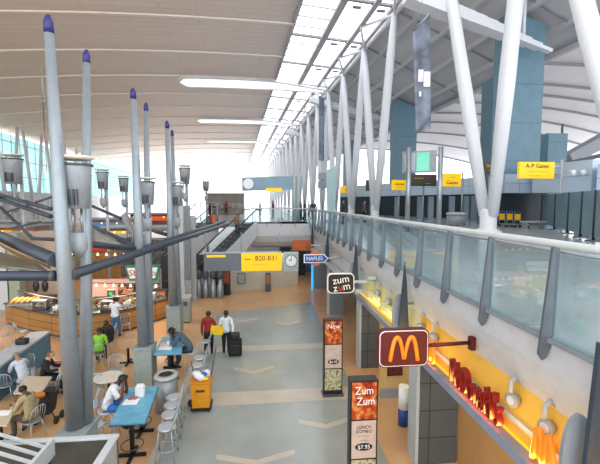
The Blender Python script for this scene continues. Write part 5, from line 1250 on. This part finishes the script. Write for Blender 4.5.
def person(label, loc, rz, J, skin, top, bottom, hair, sleeves='long', group=None, scale=1.0, fingers=True, shoes=None, hairdo='short', extra=None):
    root = thing('person', label, 'person', loc, math.radians(rz), group)
    bm = bmesh.new(); lay = bm.verts.layers.skin.verify(); V = {}; E = []
    def vadd(k, p, r):
        v = bm.verts.new(p); V[k] = v; d = v[lay]; d.radius = r if isinstance(r, tuple) else (r, r); return v
    for k, p in J.items():
        b = k if k in RAD else k[1:]
        vadd(k, p, RAD[b])
    V['pelvis'][lay].use_root = True
    def e(a, b, lab): bm.edges.new((V[a], V[b])); E.append((Vector(V[a].co), Vector(V[b].co), lab))
    for a, b, l_ in (('pelvis', 'waist', 'torso'), ('waist', 'chest', 'torso'), ('chest', 'upper', 'torso'), ('upper', 'neck', 'skin'), ('neck', 'jaw', 'skin'), ('jaw', 'head', 'head'), ('head', 'crown', 'head')): e(a, b, l_)
    for n in 'lr':
        e('upper', n+'sh', 'top'); e(n+'sh', n+'el', 'top'); e(n+'el', n+'wr', 'top' if sleeves == 'long' else 'skin'); e(n+'wr', n+'ha', 'skin')
        e('pelvis', n+'hip', 'bottom'); e(n+'hip', n+'kn', 'bottom'); e(n+'kn', n+'an', 'bottom'); e(n+'an', n+'toe', 'shoe')
        if fingers:
            w_, h_ = Vector(J[n+'wr']), Vector(J[n+'ha']); d = (h_-w_).normalized(); s = 1 if n == 'r' else -1
            sd = d.cross(Vector((1, 0, 0)) if abs(d.x) < .8 else Vector((0, 0, 1))).normalized(); nr = sd.cross(d)
            for k in range(4):
                p = h_+sd*(.024*(k-1.5))+d*.01; L = (.062, .074, .07, .055)[k]; kn = 'f%s%d' % (n, k)
                vadd(kn+'a', p+d*L*.5, .0085); vadd(kn+'b', p+d*L*.9-nr*.02*s, .0075); e(n+'ha', kn+'a', 'skin'); e(kn+'a', kn+'b', 'skin')
            kn = 'f%st' % n; vadd(kn+'a', w_.lerp(h_, .6)+sd*-.045+d*.015, .0095); vadd(kn+'b', w_.lerp(h_, .9)+sd*-.06+d*.03, .008); e(n+'ha', kn+'a', 'skin'); e(kn+'a', kn+'b', 'skin')
    me = bpy.data.meshes.new('body_tmp'); bm.to_mesh(me); bm.free()
    t = bpy.data.objects.new('body_tmp', me); COL.objects.link(t)
    sk = t.modifiers.new('skin', 'SKIN'); sk.use_smooth_shade = True; ss = t.modifiers.new('sub', 'SUBSURF'); ss.levels = 1; ss.render_levels = 1
    mesh = bpy.data.meshes.new_from_object(t.evaluated_get(bpy.context.evaluated_depsgraph_get())); bpy.data.objects.remove(t); bpy.data.meshes.remove(me)
    hc = Vector(J['head']); fw = Vector((0, 1, 0)); up = (Vector(J['crown'])-Vector(J['jaw'])).normalized(); fw = (fw-up*fw.dot(up)).normalized()
    # nose: pull the middle of the face forward
    for v in mesh.vertices:
        r = v.co-hc; u = r.dot(up); x = r.x; f = r.dot(fw)
        if f > .03 and abs(x) < .022 and -.05 < u < .012: v.co += fw*.022*(1-abs(x)/.022)
    def cls(c):
        best, lab = 1e9, 'skin'
        for a, b, l_ in E:
            ab = b-a; tt = max(0, min(1, (c-a).dot(ab)/max(1e-9, ab.length_squared))); d = (c-a-ab*tt).length
            if l_ in ('shoe', 'skin', 'head'): d *= 1.0
            if d < best: best, lab = d, l_
        zc = J['pelvis'][2]-.03
        if lab == 'torso' or (lab == 'bottom' and abs(c.x) < .2 and c.y < .12): lab = 'top' if c.z > zc else 'bottom'
        if lab == 'top' and sleeves == 'short':
            for n in 'lr':
                a, b = Vector(J[n+'sh']), Vector(J[n+'el']); ab = b-a; q = (c-a).dot(ab)/ab.length_squared
                if q > .62 and (c-a-ab*min(1, q)).length < .07: return 'skin'
        return lab
    labs = [cls(p.center) for p in mesh.polygons]
    mesh.materials.clear(); mesh.materials.append(skin)
    body = bpy.data.objects.new('body', mesh); COL.objects.link(body); body.parent = root
    norms = [v.normal.copy() for v in mesh.vertices]
    def shell(name, sel, th, m):
        idx = {}; vs = []; fs = []
        for p in mesh.polygons:
            if sel(p): 
                f = []
                for i in p.vertices:
                    if i not in idx: idx[i] = len(vs); vs.append(mesh.vertices[i].co+norms[i]*th)
                    f.append(idx[i])
                fs.append(f)
        if not fs: return
        m2 = bpy.data.meshes.new(name); m2.from_pydata([tuple(v) for v in vs], [], fs); m2.materials.append(m)
        for p in m2.polygons: p.use_smooth = True
        o = bpy.data.objects.new(name, m2); COL.objects.link(o); o.parent = root
        so = o.modifiers.new('thick', 'SOLIDIFY'); so.thickness = th*.9; so.offset = -1
        return o
    shell('shirt', lambda p: labs[p.index] == 'top', .014, top)
    shell('trousers', lambda p: labs[p.index] == 'bottom', .012, bottom)
    for s in (-1, 1): shell('shoe', lambda p: labs[p.index] == 'shoe' and p.center.x*s > 0, .012, shoes or shoe_b)
    def hs(p):
        if labs[p.index] not in ('head', 'skin'): return False
        r = p.center-hc
        if r.length > .2: return False
        u, f = r.dot(up), r.dot(fw); lo = -.16 if hairdo == 'long' else -.06
        return u > lo and (u > .045 or f < (.015 if u > -.01 else -.01)) and not (f > .06 and u < .07)
    shell('hair', hs, .024 if hairdo != 'big' else .045, hair)
    for s in (-1, 1):
        MB().ball(hc+Vector((.032*s, 0, 0))+fw*.088+up*.005, .011, (1, .6, .8), 6).build('eye', black, None).parent = body
        MB().ball(hc+Vector((.086*s, 0, 0))-up*.012, .024, (.4, .8, 1.2), 6).build('ear', skin, None).parent = body
    MB().ball(hc+fw*.088-up*.055, .02, (1.2, .4, .35), 6).build('mouth', mat('lips', '7a3f38', .5), None).parent = body
    root.scale = (scale,)*3
    return root
cl = lambda n, c: mat('cloth_'+n, c, .8, 0, .1, 12)
blk_c = cl('black', '1b1b20'); navy = cl('navy', '28303f'); jeans = cl('jeans', '3d6690'); white_c = cl('white', 'dfe3ea')
# walking pair on the concourse (backs to us, facing +Y)
q = P(209, 355.5, z=0); J = joints_stand(.12); J['rel'] = (.25, -.02, 1.14); J['rwr'] = (.2, .06, .96); J['rha'] = (.18, .1, .92)
R1 = person('person in dark red top walking away with a yellow shoulder bag', (q.x, q.y, 0), 4, J, skin_d, cl('red', '8e2026'), blk_c, hair_b)
bq = Vector((q.x+.32, q.y-.05, 0))
root = thing('shoulder_bag', 'big yellow shoulder bag on the person in dark red', 'bag', (bq.x, bq.y, .85))
MB().prism([(bq.x-.25, bq.y-.09, .87), (bq.x+.22, bq.y-.09, .82), (bq.x+.26, bq.y-.07, 1.1), (bq.x-.2, bq.y-.07, 1.2)], (0, .17, 0)).build('body', mat('bag_yellow', 'e8bc16', .5), root)
MB().tube([(bq.x-.18, bq.y, 1.18), (bq.x-.22, bq.y-.02, 1.36), (bq.x-.17, bq.y+.03, 1.46), (bq.x-.05, bq.y+.05, 1.36), (bq.x+.18, bq.y, 1.1)], .018, 6).build('strap', mat('bag_strap', 'c49a10', .5), root)
q = P(226.5, 354.5, z=0); J = joints_stand(-.1); J['rel'] = (.26, -.05, 1.13); J['rwr'] = (.27, -.16, .92); J['rha'] = (.27, -.2, .85)
person('person in pale shirt walking away pulling a black suitcase', (q.x, q.y, 0), 0, J, skin_d, cl('pale_blue', 'cdd8da'), blk_c, hair_b)
bq = P(235.5, 356.5, z=0); root = thing('rolling_suitcase', 'black wheeled suitcase with a bag on top behind the person in pale shirt', 'suitcase', (bq.x, bq.y, 0))
MB().box((bq.x-.24, bq.y-.14, .06), (bq.x+.24, bq.y+.14, .68), bev=.04).build('case', cl('suitcase', '16161a'), root)
MB().box((bq.x-.17, bq.y-.12, .68), (bq.x+.17, bq.y+.12, .92), bev=.05).build('top_bag', black, root)
MB().box((bq.x-.18, bq.y-.165, .14), (bq.x+.18, bq.y-.14, .5), bev=.02).build('front_pocket', black, root)
for s in (-.2, .2): MB().tube([(bq.x+s-.02, bq.y+.1, .04), (bq.x+s+.02, bq.y+.1, .04)], .045, 10).build('wheel', dgrey, root)
for s in (-.1, .1): MB().tube([(bq.x+s, bq.y+.13, .68), (bq.x+s-.1, bq.y+.2, 1.0)], .012, 5).build('handle_bar', steel, root)
# seated at the blue tables
n0, n1, f0, f1 = T1
y = n0.y+(f0.y-n0.y)*.62; x = n0.x+(f0.x-n0.x)*.62-.36
stool_at(x, y, -90, 'silver bar stool under the person in white', 'stools at the nearer blue table')
person('person in white shirt and jeans leaning on the nearer blue table', (x, y, 0), -90, joints_sit(.78, .2, 'chin', 1.0, .8), skin_d, white_c, cl('bright_jeans', '2f68b8'), hair_b, 'short', hairdo='big')
n0, n1, f0, f1 = T2
y = (n0.y+f0.y)/2-.1; x = n1.x+.17
stool_at(x, y, 90, 'silver bar stool under the person in blue-grey jacket', 'stools at the farther blue table')
person('person in blue-grey jacket bent over the farther blue table, hand to head', (x, y, 0), 90, joints_sit(.78, .34, 'chin', 1.0, 1.3), skin_d, cl('blue_grey', '46596a'), navy, hair_b, hairdo='big')
def chair_person(label, u, v, rz, J, sk, top, bot, hair, chairlb, **kw):
    q = P(u, v, z=.9); chx = place(CH, True, (q.x, q.y, 0), math.radians(rz), chairlb, CG)
    return person(label, (q.x, q.y, 0), rz, J, sk, top, bot, hair, **kw), q
r_, q = chair_person('person in beige jacket seated with back to the louvred enclosure', 31, 403, 70, joints_sit(.47, .1, 'table', .75, .6), skin_d, cl('beige', 'a59672'), cl('olive', '5c5646'), hair_b, 'silver wire chair under the person in beige jacket')
# stroller / dark luggage trolley beside the beige person
b0 = P(46, 424, z=0); root = thing('pushchair', 'dark folded pushchair with orange lining behind the person in beige', 'pushchair', (b0.x, b0.y, 0))
MB().prism([b0+Vector((-.2, -.1, .3)), b0+Vector((.15, -.1, .3)), b0+Vector((.2, .05, .85)), b0+Vector((-.1, .05, .85))], (0, .3, 0)).build('seat_cloth', black, root)
MB().ball(b0+Vector((-.08, -.05, .82)), .1, (1.4, 1, .8), 10).build('orange_lining', mat('lining_orange', 'd07a20', .6), root)
for a, b in (((-.2, 0, .1), (.3, .2, 1.0)), ((.25, 0, .08), (-.15, .2, .8))):
    MB().tube([b0+Vector(a), b0+Vector(b)], .018, 6).build('frame_tube', dgrey, root)
for a in ((-.25, 0), (.26, 0), (-.25, .3), (.26, .3)): MB().tube([b0+Vector((a[0]-.03, a[1], .1)), b0+Vector((a[0]+.03, a[1], .1))], .1, 12).build('wheel', black, root)
chair_person('person in dark jacket with auburn hair seated beside the blue partition', 43, 366, -80, joints_sit(.47, .1, 'table', .75, .3), skin_l, blk_c, blk_c, hair_r, 'silver wire chair under the person in dark jacket')
chair_person('person in pale grey top bent forward beside the blue partition', 24, 369, 50, joints_sit(.47, .28, 'table', .75, 1.0), skin_m, cl('pale_grey', 'b9c0cc'), cl('slate_blue', '4a6a86'), hair_g, 'silver wire chair under the person in pale grey top')
chair_person('person in bright green top seated with back to us near the counter', 99, 341, 15, joints_sit(.47, .08, 'lap', .75, .2), skin_d, cl('green', '86c83c'), navy, hair_b, 'silver wire chair under the person in green')
chair_person('person in dark top seated just beyond the person in green', 109, 330, 160, joints_sit(.47, .05, 'lap', .75, .3), skin_d, cl('plum_black', '2a2228'), navy, hair_b, 'silver wire chair under the dark-topped person by the counter')
q = P(116, 337, z=0); J = joints_stand(.06); J['rel'] = (.27, .1, 1.2); J['rwr'] = (.2, .3, 1.25); J['rha'] = (.18, .37, 1.28); J['lel'] = (-.28, .06, 1.16); J['lwr'] = (-.24, .22, 1.1)
J['lha'] = (-.22, .3, 1.1)
person('standing person in white t-shirt and blue jeans at the food counter', (q.x, q.y, 0), -10, J, skin_m, white_c, jeans, hair_b, 'short', scale=1.02)
# server behind the counter
q = P(103, 322, z=0)
# people on the far level
q = Vector((-1.85, 27.4, 3.3)); 
person('person in dark jacket and olive top riding the escalator, seen from behind', (q.x, q.y, q.z), -45, joints_stand(.05), skin_m, cl('olive_brown', '7a6a4a'), cl('dark_teal', '2a3a44'), hair_r, fingers=False)
q = P(211, 224, y=29.8)
J = joints_stand(.05); J['rel'] = (.25, .2, 1.3); J['rwr'] = (.3, .42, 1.36); J['rha'] = (.3, .5, 1.37)
person('dark-clothed person with orange bag reaching out beyond the escalator', (q.x, q.y, UZ-.1), -60, J, skin_d, blk_c, blk_c, hair_b, fingers=False)
o = MB().box((q.x-.05, q.y-.45, UZ+.05), (q.x+.35, q.y-.2, UZ+.62), bev=.04).build('shopping_bag', mat('bag_orange', 'e8622a', .5), origin=(q.x+.15, q.y-.3, UZ+.05)); tag(o, 'bright orange bag at the dark-clothed person beyond the escalator', 'bag')
o = MB().box((q.x-1.0, q.y-.8, UZ-.35), (q.x+1.2, q.y+1.2, UZ-.1)).build('floor_landing', grey_p); structure(o, 'landing slab beyond the escalator', 'floor')
ppl = [(316.5, 36, 'red', '8e1f2c', 'person in red top far behind the cross railing'), (301, 33, 'dusty', '8a7466', 'person in tan top left of the grey monitor cluster'), (304.5, 32, 'dark', '2a2c34', 'person in dark top at the corner of the railings'), (309, 32.5, 'pale', 'c9c6c4', 'pale-haired person in light top at the far railing'), (313.5, 31, 'dark2', '33363c', 'dark-coated person with pale scarf at the far railing'), (344, 27, 'navy', '1f2733', 'dark person walking behind the railing below the amber signs'), (364, 29, 'grey', '4a4d55', 'grey-coated person between two V columns'), (273, 36, 'maroon', '7a1f28', 'person in dark red under the small yellow panel'), (260, 40, 'stone', 'a8a094', 'person in stone-coloured top far beyond the cross railing')]
ppl[0] = (226, 47, 'brick', '7c3a34', 'small distant person in brick red before the brown kiosk')
for i, (u, y, n, c, lb) in enumerate(ppl):
    q = P(u, 205, y=y)
    person(lb, (q.x, y, UZ), random.choice((0, 180, 90, -90)), joints_stand(.08), skin_m if i % 2 else skin_l, cl(n, c), blk_c, hair_b if i != 3 else mat('hair_pale', 'cfc4b0', .6), fingers=False)
